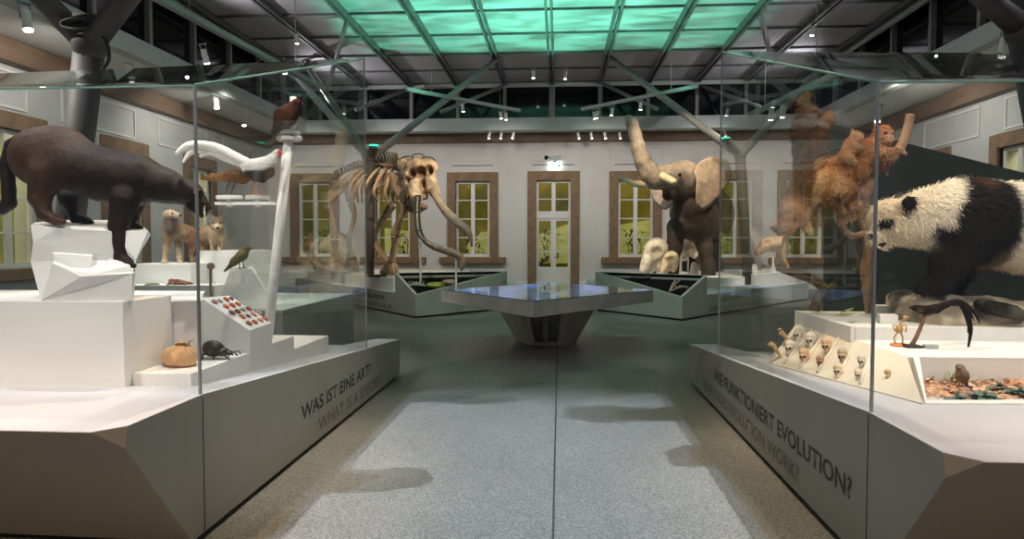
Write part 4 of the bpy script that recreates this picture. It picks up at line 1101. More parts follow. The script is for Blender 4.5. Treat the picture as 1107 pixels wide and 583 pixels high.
def w2(b):
    b.c((232, 252, 9.5, -.04), (226, 254, 9, .30), TW); b.c((226, 254, 9, .30), (222, 256, 8.5, .5), RW)
    b.e((234.5, 241.5, -.20), (8, 7), .08, GW); b.c((235, 245, 4.2, -.26), (235.3, 247.5, 2.6, -.36), LW); b.c((229.5, 236, 2.5, -.18), (228.5, 232.5, 1.2, -.18), GW); b.c((240.5, 236, 2.5, -.18), (241.8, 232.5, 1.2, -.18), GW)
    b.e((234, 252, -.12), (8.5, 7), .10, LW)
    for x, dy in ((229.5, -.10), (237.5, -.08)):
        b.c((x, 256, 4.2, dy), (x + .3, 263, 2.5, dy), LW); b.c((x + .3, 263, 2.5, dy), (x, 269.5, 2.2, dy), LW); b.c((x, 270, 2.2, dy), (x, 270.3, 1.9, dy - .05), LW)
    for dx in (-2, 3):
        b.c((222 + dx, 258, 4.5, .5), (222 + dx, 266, 2.4, .5), TW); b.c((222 + dx, 266, 2.3, .5), (222 + dx, 271 - 1, 2, .48), TW)
    b.e((230.5, 244, -.25), (3, 2), .09, LW, k=.01, to='paint'); b.e((239.5, 244, -.25), (3, 2), .09, LW, k=.01, to='paint')
wlf2 = wolf(8.5, w2, 'b', 'grey brown wolf standing head on, on the taller white block')
for w_, es_, ns in ((wlf1, ((186.3, 230.5, 7.99),), (194.6, 232.7, 8.0)), (wlf2, ((231.3, 241, 8.19), (238.2, 241, 8.19)), (235.3, 246.6, 8.12))):
    for q in es_: MB().ball(W(*q), .012, 8, 6).build('eye', M_black, w_)
    MB().ball(W(*ns), (.02, .02, .015), 8, 6).build('nose', M_black, w_)

# ------------------------------------------------------------------ birds
def bird_legs(o, feet, m, r=.004):
    for top, foot in feet:
        mb = MB(); mb.tube([top, (Vector(top) + Vector(foot)) * .5 + Vector((-.008, 0, 0)), foot], r, 7, 2)
        for a in (-.5, 0, .5, PI):
            mb.tube([foot, Vector(foot) + Vector((.03 * math.cos(a) * (1 if a != PI else .7), .03 * math.sin(a) - (.0), -.001))], r * .8, 6, 1)
        mb.build('leg', m, o)
M_orange = mat('orange_leg', (.55, .17, .06), .5); M_red = mat('red_wattle', (.55, .03, .025), .5); M_beak = mat('pale_beak', (.45, .36, .24), .4); M_dleg = mat('dark_leg', (.06, .05, .045), .6)
# silver pheasant
SW = (.84, .82, .78); SD = (.035, .028, .030)
b = PX(4.9); b.col = SW
b.c((268, 180, 7.5), (285, 179, 8.5), SW); b.c((285, 179, 8.5), (293, 174, 6.5), SW); b.c((293, 174, 6.5), (299, 167, 4.2), SW); b.e((300.5, 164.5), (4.2, 3.7), .026, SW)
b.c((270, 186, 6), (290, 186, 7), SD); b.c((276, 191, 5.5), (284, 193, 5), SD)
b.e((300.5, 161.8), (3, 1.6), .018, (.04, .04, .05), to='paint')
b.e((278, 179, -.035), (13, 5), .02, (.80, .80, .78))
ph = body('silver_pheasant', b.p, .0065, M_coat, k=.018, paint=b.paint, cblend=.12, rough_amp=.0015, rough_scale=60)
tag(ph, 'white and black silver pheasant with red face on the shelf of the white pole', 'pheasant')
tl = MB()
for dy, pts in ((0, ((270, 178, 5), (255, 171, 5.2), (238, 162, 5), (220, 157, 4.6), (203, 157, 3.6), (190, 166, 1.5))), (.02, ((270, 180, 4.5), (250, 172, 4.8), (232, 164, 4.5), (214, 162, 3.8), (204, 167, 2.6), (198, 176, 1.2))), (-.02, ((270, 177, 4.5), (252, 168, 4.8), (234, 159, 4.2), (214, 155.5, 3.5), (204, 158, 1.5))), (.03, ((268, 180, 4), (244, 171, 4), (226, 165, 3.4), (216, 170, 1.2)))):
    tl.tube([W(p[0], p[1], 4.9 + dy) for p in pts], [RP(p[2], 4.9) for p in pts], 10, 5, flat=1.0)
tl.build('tail', mat('white_feather', (.85, .83, .80), .6, vary=.08, scale=30), ph, smooth=True)
MB().ball(W(302, 165, 4.885), (.016, .022, .022), 12, 8).ball(W(302, 169, 4.88), (.010, .015, .016), 10, 8).build('wattle', M_red, ph, smooth=True)
MB().lathe([(.010, 0), (.006, .012), (.0, .026)], W(304, 165.5, 4.9), 8, Matrix.Rotation(math.radians(100), 3, 'Y')).build('beak', M_beak, ph)
bird_legs(ph, [(W(280, 194, 4.9), W(281.5, 210.5, 4.96)), (W(277, 194, 4.94), W(272.5, 210.5, 5.0))], M_orange, .006)
# brown hen
HB = (.24, .115, .055)
b = PX(5.05); b.col = HB
b.c((247, 190, 6.5), (262, 190, 8.5), HB); b.c((262, 190, 8.5), (270, 187, 6)); b.c((270, 187, 6), (276, 184, 3.5)); b.e((277, 183), (3.5, 3), .022, HB)
b.c((247, 191, 5), (230, 192, 3.8), (.33, .18, .09)); b.c((230, 192, 3.8), (219, 193, 2.2), (.34, .17, .08)); b.e((254, 188, -.05), (11, 5.5), .02, (.20, .095, .05))
hen = body('pheasant_hen', b.p, .007, M_coat, k=.02, rough_amp=.002, rough_scale=60)
tag(hen, 'reddish brown pheasant hen behind the silver pheasant on the shelf', 'pheasant')
bird_legs(hen, [(W(255, 197, 5.05), W(250, 211, 5.0)), (W(249, 196, 5.08), W(244, 210.8, 5.0))], M_dleg, .005)
# dark bird on the pole top
CB = (.085, .032, .020)
b = PX(4.92); b.col = CB
b.e((309, 127), (13.5, 12.5), .075, CB, ang=-30); b.c((314, 120, 9), (320, 113, 5.5)); b.e((321.5, 111.5), (4.8, 4.2), .03, CB); b.c((303, 133, 7), (297, 142, 4), (.04, .02, .016)); b.e((305, 127, -.06), (8, 11), .03, (.06, .024, .016), ang=-35)
cb = body('brown_fowl', b.p, .0065, M_coat, k=.02, rough_amp=.0025, rough_scale=55)
tag(cb, 'dark brown fowl perched on top of the white pole', 'bird')
MB().lathe([(.008, 0), (.005, .012), (.0, .024)], W(325.5, 112, 4.92), 8, Matrix.Rotation(math.radians(100), 3, 'Y')).build('beak', M_beak, cb)
MB().tube([W(300, 138, 4.94), W(297, 147, 4.95), W(295, 156, 4.96)], [.022, .022, .012], 8, 3, flat=.5).build('tail', mat('dark_feather', (.02, .014, .012), .5), cb, smooth=True)
bird_legs(cb, [(W(308, 137, 4.92), W(309, 142.5, 4.97)), (W(313, 136, 4.95), W(314, 142.5, 4.99))], M_dleg, .006)
# green bird on the white rock of the wolf case
GBc = (.30, .24, .10)
b = PX(7.55); b.col = GBc
b.c((253, 283, 4.5), (262, 276, 5.6)); b.c((262, 276, 5.6), (266, 270, 3.6)); b.e((267.5, 268), (3.6, 3.2), .035, (.22, .16, .08)); b.c((253, 284, 3.2), (243, 293, 1.4), (.10, .09, .05)); b.c((269, 268.5, 1.4), (272, 269.5, .5), (.1, .08, .06))
gb = body('olive_bird', b.p, .009, M_coat, k=.025)
tag(gb, 'olive brown bird leaning forward on the small white rock', 'bird')
bird_legs(gb, [(W(260, 282, 7.52), W(259, 290, 7.5)), (W(263, 281, 7.55), W(264, 289.5, 7.52))], M_dleg, .006)
# ------------------------------------------------------------------ monkeys and their branch
RD = (.31, .135, .065); TN = (.38, .225, .13); GY = (.34, .26, .20); FC = (.50, .31, .22); DK = (.085, .048, .030)
Ym = 5.3
br = MB()
def br_t(pts, rs, dy=0): br.tube([W(p[0], p[1], Ym + dy + (p[2] if len(p) > 2 else 0)) for p in pts], [RP(r, Ym) for r in rs], 12, 5)
br_t([(944, 345, .12), (940, 320, .08), (936, 295, .05), (939, 270), (936, 250)], [7.5, 6.5, 6, 5.5, 5])
br_t([(936, 252), (924, 256), (913, 250), (907, 238), (902, 233)], [4.5, 4, 4, 3.6, 2.4])
br_t([(936, 250), (932, 228, .05), (936, 205, .08), (946, 186, .05), (962, 174), (974, 158), (981, 140), (984, 124)], [5, 6, 6, 5.5, 5, 5, 4.8, 4.4])
br_t([(946, 186, .05), (924, 196, .10), (902, 196, .14), (880, 204, .16), (862, 222, .16), (849, 236, .12), (837, 249, .1)], [5, 4.6, 4.6, 5, 5.4, 5.6, 5.4])
br_t([(902, 196, .14), (888, 168, .16), (880, 135, .16), (872, 112, .14)], [4.5, 4.4, 4, 3])
br_t([(957, 177), (959, 186), (958, 190)], [2.6, 2, 1.2])
branch = br.build('climbing_branch', M_bark, smooth=True)
tag(branch, 'pale brown forked branch carrying the monkeys beside the panda', 'branch')
b2 = MB()
def b2_t(pts, rs): b2.tube([W(p[0], p[1], Ym + (p[2] if len(p) > 2 else 0)) for p in pts], [RP(r, Ym) for r in rs], 12, 5)
b2_t([(880, 336, .1), (884, 322, .1), (890, 312, .1), (878, 302, .1), (858, 295, .1), (840, 290, .1)], [6, 5, 5.5, 5.5, 5, 3])
b2_t([(890, 312, .1), (899, 309, .1), (905, 300, .1)], [3.5, 2.6, 1.2])
st = b2.build('tree_stump', mat('dark_root', (.10, .07, .05), .85, vary=.5, scale=9, bump=.8, bscale=30), smooth=True)
tag(st, 'dark crooked root on the upper platform in front of the lettered plinth', 'root')

# monkey with a young one on its back
b = PX(5.1); b.col = RD
b.c((898, 192, 20), (916, 182, 17), RD); b.c((916, 182, 17), (938, 166, 14.5), RD); b.c((938, 166, 14.5), (948, 156, 11), RD)
b.e((955, 146, -.02), (10, 10.5), .075, RD); b.e((959, 149, -.07), (6, 7), .05, FC); b.e((962, 152, -.09), (3.4, 3), .035, FC)
b.c((949, 138, 2.8), (947, 135, 2.2), FC, k=.01)
b.c((944, 166, 8, -.08), (957, 166, 5.5, -.14), TN); b.c((957, 166, 5.5, -.14), (968, 164, 4.6, -.06), TN); b.c((968, 164, 4.2, -.05), (972, 161, 3.2, .06), FC, k=.01)
b.c((938, 172, 7, .12), (950, 180, 5, .18), RD); b.c((950, 180, 4.8, .18), (957, 175, 3.6, .12), FC)
b.c((905, 197, 14, -.10), (918, 207, 9, -.14), RD); b.c((918, 207, 9, -.14), (924, 222, 6, -.14), TN); b.c((924, 222, 6, -.14), (925, 232, 4.2, -.10), FC); b.c((925, 233, 4, -.10), (911, 237, 3, .0), FC)
b.c((893, 202, 13, .10), (903, 218, 8, .14), RD); b.c((903, 218, 7, .14), (914, 236, 4.5, .08), TN)
b.c((890, 200, 9, -.05), (884, 214, 6, -.06), (.36, .18, .075))
b.e((898, 196, -.13), (17, 15), .06, (.40, .21, .085))
for c_, r_ in (((912, 172), (8, 5)), ((930, 158), (8, 4)), ((903, 184), (9, 5))): b.e((c_[0], c_[1], 0), r_, .3, (.20, .075, .035), to='paint', ang=35, k=.05)
b.e((912, 212, 0), (5, 12), .3, (.13, .06, .035), to='paint', ang=20, k=.04); b.e((957.5, 144.5, -.09), (2.6, 2), .03, (.12, .05, .03), to='paint', k=.008); b.e((963, 145.5, -.09), (2.2, 2), .03, (.12, .05, .03), to='paint', k=.008); b.c((959, 155, 1, -.12), (966, 154, 1, -.10), (.15, .06, .04), to='paint', k=.006)  # dark patch between the legs is shade put into the coat
mk = body('climbing_monkey', b.p, .0095, M_coat, paint=b.paint, k=.03, rough_amp=.008, rough_scale=38)
tag(mk, 'rust coloured monkey with a young one on its back climbing the branch', 'monkey')
for q in ((957.5, 144.5, 5.0), (962.5, 145.5, 5.02)): MB().ball(W(*q), .009, 8, 6).build('eye', M_black, mk)
tlm = MB(); tlm.tube([W(886, 206, 5.1), W(880, 190, 5.14), W(882, 176, 5.18), W(886, 164, 5.2)], [.022, .02, .018, .012], 10); 
tlm.build('tail', mat('tan_fur', (.50, .32, .16), .8, vary=.3, scale=40, bump=.4), mk, smooth=True)
# fingers clasping the branch
fg = MB()
for k in range(5):
    p = W(969 + k * .9, 160.5 + k * 1.6, 5.17); fg.tube([p, p + Vector((.022, -.03, .004)), p + Vector((.045, -.012, -.002)), p + Vector((.05, .02, -.008))], .0062, 7)
    p = W(908 + k * 1.9, 238.5 - k * .4, 5.16); fg.tube([p, p + Vector((-.003, -.02, -.018)), p + Vector((-.004, .008, -.032))], .0065, 7)
fg.build('fingers', mat('monkey_skin', (.45, .28, .20), .6), mk, smooth=True)
fur(mk, 7000, .030, .005, (-.4, .1, -.8), .68, 8, lambda p: False)
# the young one
b = PX(4.98); b.col = RD
b.c((915, 168, 8), (920, 155, 7), RD); b.e((926, 147.5), (6.5, 6), .045, TN); b.e((929, 149, -.03), (4, 3.8), .025, FC); b.c((922, 142.5, 1.8), (921, 140.5, 1.4), FC, k=.006)
b.c((922, 157, 4, -.03), (932, 160, 2.8, -.02), TN); b.c((916, 170, 5, -.03), (924, 176, 3.2, -.03), TN); b.c((912, 172, 5, .03), (908, 178, 3, .03), RD)
yk = body('young_monkey', b.p, .0075, M_coat, k=.02, rough_amp=.003, rough_scale=50)
tag(yk, 'young monkey clinging to the back of the rust coloured one', 'monkey')
for q in ((928.5, 146.5, 4.935), (931.5, 147, 4.945)): MB().ball(W(*q), .006, 8, 6).build('eye', M_black, yk)
# second young one below the branch
b = PX(5.2); b.col = (.42, .22, .16)
b.e((935, 205), (8, 10), .05, (.40, .24, .18)); b.e((937, 196), (6.5, 5), .04, (.48, .27, .19)); b.c((930, 208, 3.5, -.03), (922, 199, 2.5, -.02)); b.c((940, 200, 3, -.02), (944, 195, 2.4, .0)); b.c((934, 212, 4), (936, 222, 3))
yk2 = body('young_monkey', b.p, .0075, M_coat, k=.02, rough_amp=.003, rough_scale=50)
tag(yk2, 'small pinkish young monkey hanging on the branch under the rust coloured one', 'monkey')
# upper monkey clasping the upright branch
b = PX(5.25); b.col = (.20, .105, .055)
b.e((862, 225), (16, 18), .13, TN, ang=20); b.c((866, 214, 16), (876, 186, 16.5), (.15, .085, .05)); b.c((876, 186, 16.5), (876, 160, 17), (.12, .065, .038)); b.c((876, 160, 17), (872, 143, 15), DK)
b.e((870, 126), (11, 12.5), .085, DK); b.e((877, 122, -.02), (7, 7), .06, (.17, .09, .05)); b.c((868, 112, 6), (872, 105, 5), (.15, .09, .035)); b.c((862, 113, 3), (860, 110, 2), DK); b.e((884, 124, -.02), (4, 4), .04, (.20, .12, .08))
b.c((864, 146, 9, -.10), (866, 136, 7, -.14), DK); b.c((884, 144, 8, -.08), (895, 132, 6, -.08), (.12, .065, .038)); b.c((895, 132, 6, -.08), (897, 124, 4.5, -.05), (.26, .15, .09)); b.c((864, 138, 7, -.12), (880, 134, 5, -.12), DK)
b.c((858, 232, 12, -.10), (852, 246, 7, -.10), TN); b.c((852, 246, 6.5, -.10), (846, 240, 4.5, .02), TN)
b.c((872, 228, 12, .10), (884, 236, 7, .10), TN); b.c((884, 236, 6.5, .10), (886, 222, 4.5, .12), TN)
b.c((852, 226, 9), (848, 240, 5), (.24, .14, .08)); b.c((868, 236, 7, -.1), (875, 250, 3.5, -.1), (.50, .34, .22))
b.e((874, 172, 0), (14, 6), .3, (.06, .032, .02), to='paint', k=.06); b.e((870, 205, 0), (16, 5), .3, (.09, .045, .026), to='paint', k=.06, ang=15); b.e((878, 122, -.07), (5.5, 5.5), .05, (.26, .15, .10), to='paint', k=.01)
for x_ in (875, 881): b.e((x_, 120.5, -.10), (1.6, 1.4), .03, (.02, .01, .01), to='paint', k=.004)
mk2 = body('climbing_monkey', b.p, .010, M_coat, paint=b.paint, k=.035, rough_amp=.009, rough_scale=34)
tag(mk2, 'darker monkey seen from behind clasping the upright limb at the top', 'monkey')
tlm = MB(); tlm.tube([W(856, 236, 5.2), W(850, 255, 5.2), W(846, 275, 5.22), W(852, 290, 5.24)], [.028, .022, .02, .014], 10); tlm.build('tail', MATS['tan_fur'], mk2, smooth=True)

fur(mk2, 7000, .030, .0055, (0, .1, -1), .68, 9); fur(yk, 1500, .014, .004, (-.2, .1, -.9), .68, 10); fur(yk2, 1000, .013, .004, (0, .1, -1), .68, 11)
# ------------------------------------------------------------------ elephant skeleton
Ys = 16.9
sk = thing('elephant_skeleton', 'mounted brown elephant skeleton with long tusks at the rear left', 'skeleton', tuple(W(410, 297, Ys)))
def bone(nm, pts, rs, m=M_bone, n=9, sub=4, flat=1.0):
    mb = MB(); P = [W(p[0], p[1], Ys + (p[2] if len(p) > 2 else 0)) for p in pts]
    mb.tube(P, [RP(r, Ys) for r in rs], n, sub, flat); return mb.build(nm, m, sk, smooth=True)
bcol = (.46, .30, .19); bl = (.62, .45, .31); bd = (.16, .095, .06)
b = PX(Ys - 1.2); b.col = bcol
b.e((449, 192), (12, 18), .32, bl); b.e((455, 180), (15, 10), .34, bcol); b.e((443, 184, .2), (10, 13), .28, bcol); b.c((447, 200, 8, -.2), (450, 213, 6.5, -.3), bl); b.c((463, 192, 8, -.1), (470, 207, 6.5, -.15), bl)
b.e((466, 182), (7, 10), .25, bl); b.c((440, 200, 6, .1), (446, 208, 5, -.1), bcol); b.e((435, 178, .2), (6, 7), .12, bl); b.c((458, 200, 6), (459, 212, 4.5), bcol)
b.e((454, 186, -.34), (5.5, 6.5), .34, bd, sub=True); b.e((445, 188, -.30), (4, 5.5), .3, bd, sub=True); b.e((464, 184, -.25), (3.5, 5), .3, bd, sub=True); b.e((441, 196, -.2), (3, 4), .2, bd, sub=True); b.e((457, 198, -.25), (2.6, 5), .2, bd, sub=True)
for p in b.p:
    if p['sub']: b.paint.append(dict(p, sub=False, r=p['r'] * 1.12, k=.03, col=bd))
M_bonec = mat('skeleton_bone', (1, 1, 1), .6, vary=.5, scale=5, bump=.5, bscale=22, coat='coat')
body('skull', b.p, .03, M_bonec, sk, k=.07, paint=b.paint, rough_amp=.03, rough_scale=6)
bone('jaw', [(444, 214, -1.0), (450, 222, -1.3), (460, 224, -1.5)], [4, 4, 3]); bone('jaw', [(438, 216, -.7), (444, 226, -1.0), (456, 226, -1.4)], [3.5, 4, 3])
# tusks and their wire cages
TK1 = [(468, 206, -1.5), (474, 217, -1.7), (479, 225, -1.9), (487, 234, -2.1), (496, 242, -2.3), (505, 249, -2.4), (509, 258, -2.4), (510, 267, -2.4)]
bone('tusk', TK1, [4.5, 4, 3.9, 4.4, 4.4, 3.6, 1.8, 1.0], MATS['ivory'] if False else mat('tusk_brown', (.40, .27, .17), .5, vary=.3, scale=4, col2=(.30, .24, .2), mixscale=5), 12)
TK2 = [(452, 212, -1.6), (451, 230, -2.0), (453, 250, -2.4), (460, 261, -2.6), (470, 267, -2.8), (482, 271, -3.0), (494, 275, -3.1), (499.5, 280, -3.1), (500.5, 287, -3.1), (498, 293, -3.1)]
bone('tusk', TK2, [1.6, 1.3, 1.6, 2.6, 3.3, 3.5, 3.4, 3.0, 2.4, 1.0], MATS['tusk_brown'], 12)
M_wire = mat('support_wire', (.05, .045, .04), .5, .5)
for T, k0, k1 in ((TK1, 0, 3), (TK2, 0, 5)):
    mb = MB()
    for a in range(4):
        off = 3.4 if T is TK1 else 3.2
        mb.tube([W(p[0] + off * math.cos(a * PI / 2 + .6), p[1], Ys + p[2] + .08 * math.sin(a * PI / 2 + .6)) for p in T[k0:k1 + 1]], .016, 6, 3)
    for p in T[k0:k1 + 1]:
        mb.tube([W(p[0] + 3.4 * math.cos(t * PI / 4), p[1] + .8 * math.sin(t * PI / 4), Ys + p[2] + .08 * math.sin(t * PI / 4)) for t in range(9)], .011, 5, 1)
    mb.build('wire_cage', M_wire, sk)
mb = MB()
for cx, cy, r in ((441, 176, 9), (462, 176, 8), (452, 172, 7)):
    mb.tube([W(cx + r * math.cos(t * PI / 6), cy - 2 + r * .55 * math.sin(t * PI / 6), Ys - 1.2 + .25 * math.sin(t * PI / 6)) for t in range(13)], .014, 5, 1)
mb.build('crown_wire', M_wire, sk)
for x, y0, y1, dy in ((454.5, 262, 294, -2.5), (493, 276, 294.5, -3.1)):
    p0, p1 = W(x, y0, Ys + dy), W(x, y1, Ys + dy); MB().tube([(p0.x, p0.y, .47), p0], .022, 8, 1).build('tusk_post', M_white, sk)
# spine, processes
SP = [(432, 182, -.9), (424, 180, -.5), (414, 179, -.1), (404, 180, .3), (394, 182, .7), (384, 185, 1.1), (374, 189, 1.4), (364, 194, 1.7)]
M_spine = mat('shadowed_bone_brown', (.17, .105, .068), .65, vary=.35, scale=8, bump=.3)  # vertebrae darkened: shadows among the bones put into the colour
P, _ = catmull([Vector(p) for p in SP], [0] * len(SP), 3)
for p in P:
    mb = MB(); c = W(p.x, p.y, Ys + p.z)
    mb.ball(c, (.085, .10, .085), 10, 7).tube([c, c + Vector((-.04, .05, .20)), c + Vector((-.10, .10, .36 if p.x > 392 else .22))], [.05, .032, .022], 7, 2).tube([c + Vector((-.12, -.12, .03)), c, c + Vector((.12, .12, .03))], [.02, .045, .02], 6, 1)
    mb.build('vertebra', M_spine, sk, smooth=True)
# ribs: near and far side
M_rib = mat('rib_bone', (.40, .27, .165), .6, vary=.25, scale=6, bump=.2)
RB = [((424, 182), (419, 196), (416, 210), (420, 221)), ((418, 181), (409, 194), (404, 208), (408, 218)), ((411, 181), (400, 192), (394, 206), (398, 216)), ((406, 181), (394, 190), (386, 203), (387, 219)), ((402, 182), (389, 188), (380, 200), (378, 214)), ((397, 182), (384, 186), (375, 195), (372, 206)), ((391, 183), (380, 186), (371, 193), (367, 202)), ((386, 185), (376, 188), (368, 194), (364, 201))]
for i, r in enumerate(RB):
    z = -.5 + 1.4 * i / len(RB)
    for s_, dx in ((-1, 0), (1, 5)):
        bone('rib', [(r[0][0], r[0][1], z), (r[1][0] + dx, r[1][1], z + .55 * s_), (r[2][0] + dx, r[2][1], z + .62 * s_), (r[3][0] + dx, r[3][1], z + .4 * s_)], [1.5, 1.6, 1.5, .9], M_rib, 7)
# shoulder blades, pelvis
def blade(nm, pts, th, m=M_bone):
    mb = MB(); a = [W(p[0], p[1], Ys + p[2]) for p in pts]; c = sum(a, Vector((0, 0, 0))) / len(a)
    n = len(a); f = Vector((0, -th, 0)); mb.add(a + [p.lerp(c, .12) + f for p in a] + [p.lerp(c, .12) - f for p in a], [tuple(range(n, 2 * n)), tuple(range(3 * n - 1, 2 * n - 1, -1))] + [(i, (i + 1) % n, (i + 1) % n + n, i + n) for i in range(n)] + [((i + 1) % n, i, i + 2 * n, (i + 1) % n + 2 * n) for i in range(n)])
    return mb.build(nm, m, sk, smooth=False)
blade('shoulder_blade', [(421, 186, -.9), (433, 186, -1.0), (438, 200, -1.1), (440, 219, -1.2), (435, 223, -1.2), (428, 208, -1.1)], .06)
blade('shoulder_blade', [(414, 190, .5), (424, 190, .4), (428, 205, .3), (430, 220, .2), (424, 222, .2), (418, 208, .4)], .06)
blade('pelvis', [(372, 190, 1.0), (362, 194, 1.0), (355, 204, .9), (353, 214, .9), (357, 221, .9), (364, 214, .9), (372, 207, 1.0), (378, 199, 1.1)], .09)
blade('pelvis', [(384, 192, 1.9), (378, 196, 1.9), (372, 206, 1.8), (374, 218, 1.8), (381, 221, 1.8), (386, 210, 1.9)], .08)
# limbs: (shaft, with knobbed ends)
def limb(pairs):
    for nm, pts, rs in pairs: bone(nm, pts, rs, M_bone, 12, 4)
limb([('humerus', [(437, 221, -1.2), (435, 229, -1.2), (431, 240, -1.15), (428, 250, -1.1), (427, 255, -1.1)], [5.5, 4, 3.2, 4.4, 5]),
      ('forearm', [(427, 256, -1.1), (426, 265, -1.1), (424, 276, -1.1), (423, 284, -1.1)], [4.4, 2.8, 2.6, 4]),
      ('forearm', [(430, 254, -1.0), (429, 266, -1.0), (426, 278, -1.05), (425, 284, -1.05)], [3.2, 1.8, 1.8, 2.6]),
      ('humerus', [(424, 222, .2), (416, 234, .15), (408, 246, .1), (403, 255, .1)], [5, 3.6, 3.4, 5]),
      ('forearm', [(402, 257, -.1), (408, 267, -.3), (415, 277, -.5), (420, 285, -.6)], [5, 3.6, 3.2, 4.2]),
      ('forearm', [(404, 262, -.1), (409, 272, -.3), (417, 282, -.5)], [3, 2, 2.4]),
      ('femur', [(355, 222, .8), (359, 233, .75), (362, 246, .7), (362, 258, .7)], [5.2, 3.4, 3.2, 5]),
      ('shin', [(362, 260, .7), (362, 270, .75), (363, 282, .8)], [4.6, 3, 3.6]),
      ('femur', [(380, 221, 1.8), (383, 233, 1.7), (380, 247, 1.6), (377, 258, 1.6)], [4.6, 3, 2.8, 4.4]),
      ('shin', [(377, 260, 1.6), (379, 270, 1.6), (381, 281, 1.6)], [4, 2.6, 3.2])])
def foot(px, py, dy, s=1.0):
    mb = MB(); c = W(px, py, Ys + dy)
    for a in range(-2, 3):
        d = Vector((math.sin(a * .5) * .16, -.17 * math.cos(a * .5), 0)) * s
        mb.tube([c + Vector((0, 0, .13)) + d * .3, c + d * .8 + Vector((0, 0, .09)), Vector((c.x + d.x * 1.3, c.y + d.y * 1.3, .775))], [.06 * s, .055 * s, .045 * s], 8, 2)
    for k in range(6): mb.ball(c + Vector((random.uniform(-.1, .1), random.uniform(-.08, .08), .1 + random.uniform(-.03, .07))), .06 * s, 8, 6)
    mb.build('foot', M_bone, sk, smooth=True)
foot(423, 291, -1.0); foot(421, 292, -.55); foot(363, 287, .85); foot(381, 286.5, 1.6)
for k in range(5):
    t = k / 4; bone('tail_bone', [(362 - 8 * t, 196 + 14 * t, 1.75 + .1 * k), (360 - 8 * t, 199.5 + 14 * t, 1.8 + .1 * k)], [1.8 - t, 1.6 - t])
# ------------------------------------------------------------------ small exhibits, left case
M_sh = {n: mat('shell_' + n, c, .35, vary=.25, scale=40) for n, c in dict(orange=(.62, .16, .06), red=(.50, .08, .05), brown=(.30, .11, .06), pink=(.62, .26, .20), grey=(.34, .33, .30), violet=(.13, .07, .14), tan=(.45, .27, .17)).items()}
SPEC = [(148, 165, 'tan'), (208, 158, 'grey'), (272, 140, 'orange'), (327, 130, 'violet'), (268, 215, 'orange'), (335, 203, 'red'), (395, 190, 'orange'), (447, 180, 'grey'), (330, 278, 'brown'), (390, 268, 'brown'), (447, 250, 'grey'), (507, 240, 'red'), (440, 322, 'orange'), (505, 315, 'violet'), (558, 298, 'pink'), (617, 283, 'tan'), (510, 393, 'brown'), (572, 380, 'red'), (630, 362, 'tan'), (680, 348, 'orange')]
sn = (SL[1] - SL[0]).cross(SL[3] - SL[0]).normalized()
if sn.z < 0: sn = -sn
sd = (SL[1] - SL[0]).normalized(); st_ = sn.cross(sd)
shell0 = None
for i, (x, y, cn) in enumerate(SPEC):
    p = GP(215 + x / 9.72, 310 + y / 9.72, SL[0], sn); row, colm = i // 4, i % 4
    mb = MB(); sc = .8 if cn in ('violet', 'grey') else 1.0
    pts = []; rs = []
    for k in range(22):
        t = k / 21; a = t * 4.4 * PI; r = (.013 - .0115 * t) * sc
        pts.append(p + sd * (.006 + r * math.cos(a) - .012 * t) + st_ * r * math.sin(a) + sn * (.007 + .012 * t) * sc); rs.append((.0125 - .0105 * t) * sc)
    mb.tube(pts, rs, 8, 1)
    mb.ball(p + sd * .014 * sc + sn * .006, (.014 * sc, .012 * sc, .008 * sc), 8, 6)
    o = mb.build('snail_shell', M_sh[cn], smooth=True, origin=p)
    tag(o, '%s snail shell on the white slope, row %s, %s from the front' % (cn, ('one', 'two', 'three', 'four', 'five')[row], ORD[colm]), 'shell', 'snail shells on the sloping board')
# big yellow bun-shaped fruit model with a wasp on it
b = PX(3.98); b.col = (.70, .40, .20)
for k in range(9):
    a = k * 2 * PI / 9; b.e((194.5 + 9 * math.cos(a), 386.5 + 1.2 * math.sin(a), .06 * math.sin(a)), (9.5, 11), .055, (.70, .36, .17) if k % 2 else (.74, .45, .24))
b.e((194.5, 385), (14, 9.5), .08, (.82, .60, .36))
b.e((193, 376.5), (7, 1.6), .035, (.74, .50, .28), to='paint', k=.01)
fr_ = body('fruit_model', b.p, .007, mat('fruit_skin', (1, 1, 1), .4, vary=.12, scale=18, coat='coat'), k=.03, rough_amp=.002, rough_scale=30)
tag(fr_, 'round yellow orange fruit model on the low white step by the glass edge', 'model')
wa = thing('wasp_model', 'small orange wasp sitting on the yellow orange fruit model', 'insect', W(197, 377, 3.95))
M_wasp = mat('wasp_orange', (.55, .24, .05), .4, vary=.4, scale=90); 
wq = W(197.5, 373.2, 3.93)
def wv(x, y, z): return wq + Vector((x, y, z))
M_wb = mat('brown_wasp', (.20, .08, .03), .4)
MB().ball(wv(-.022, 0, 0), (.026, .014, .014), 10, 8).build('abdomen', M_wasp, wa, smooth=True)
th3 = MB().ball(wv(.008, 0, .002), (.014, .012, .013), 10, 8).build('thorax', M_wb, wa, smooth=True)
MB().ball(wv(.027, 0, .001), (.009, .011, .010), 10, 8).build('head', M_wasp, wa, smooth=True)
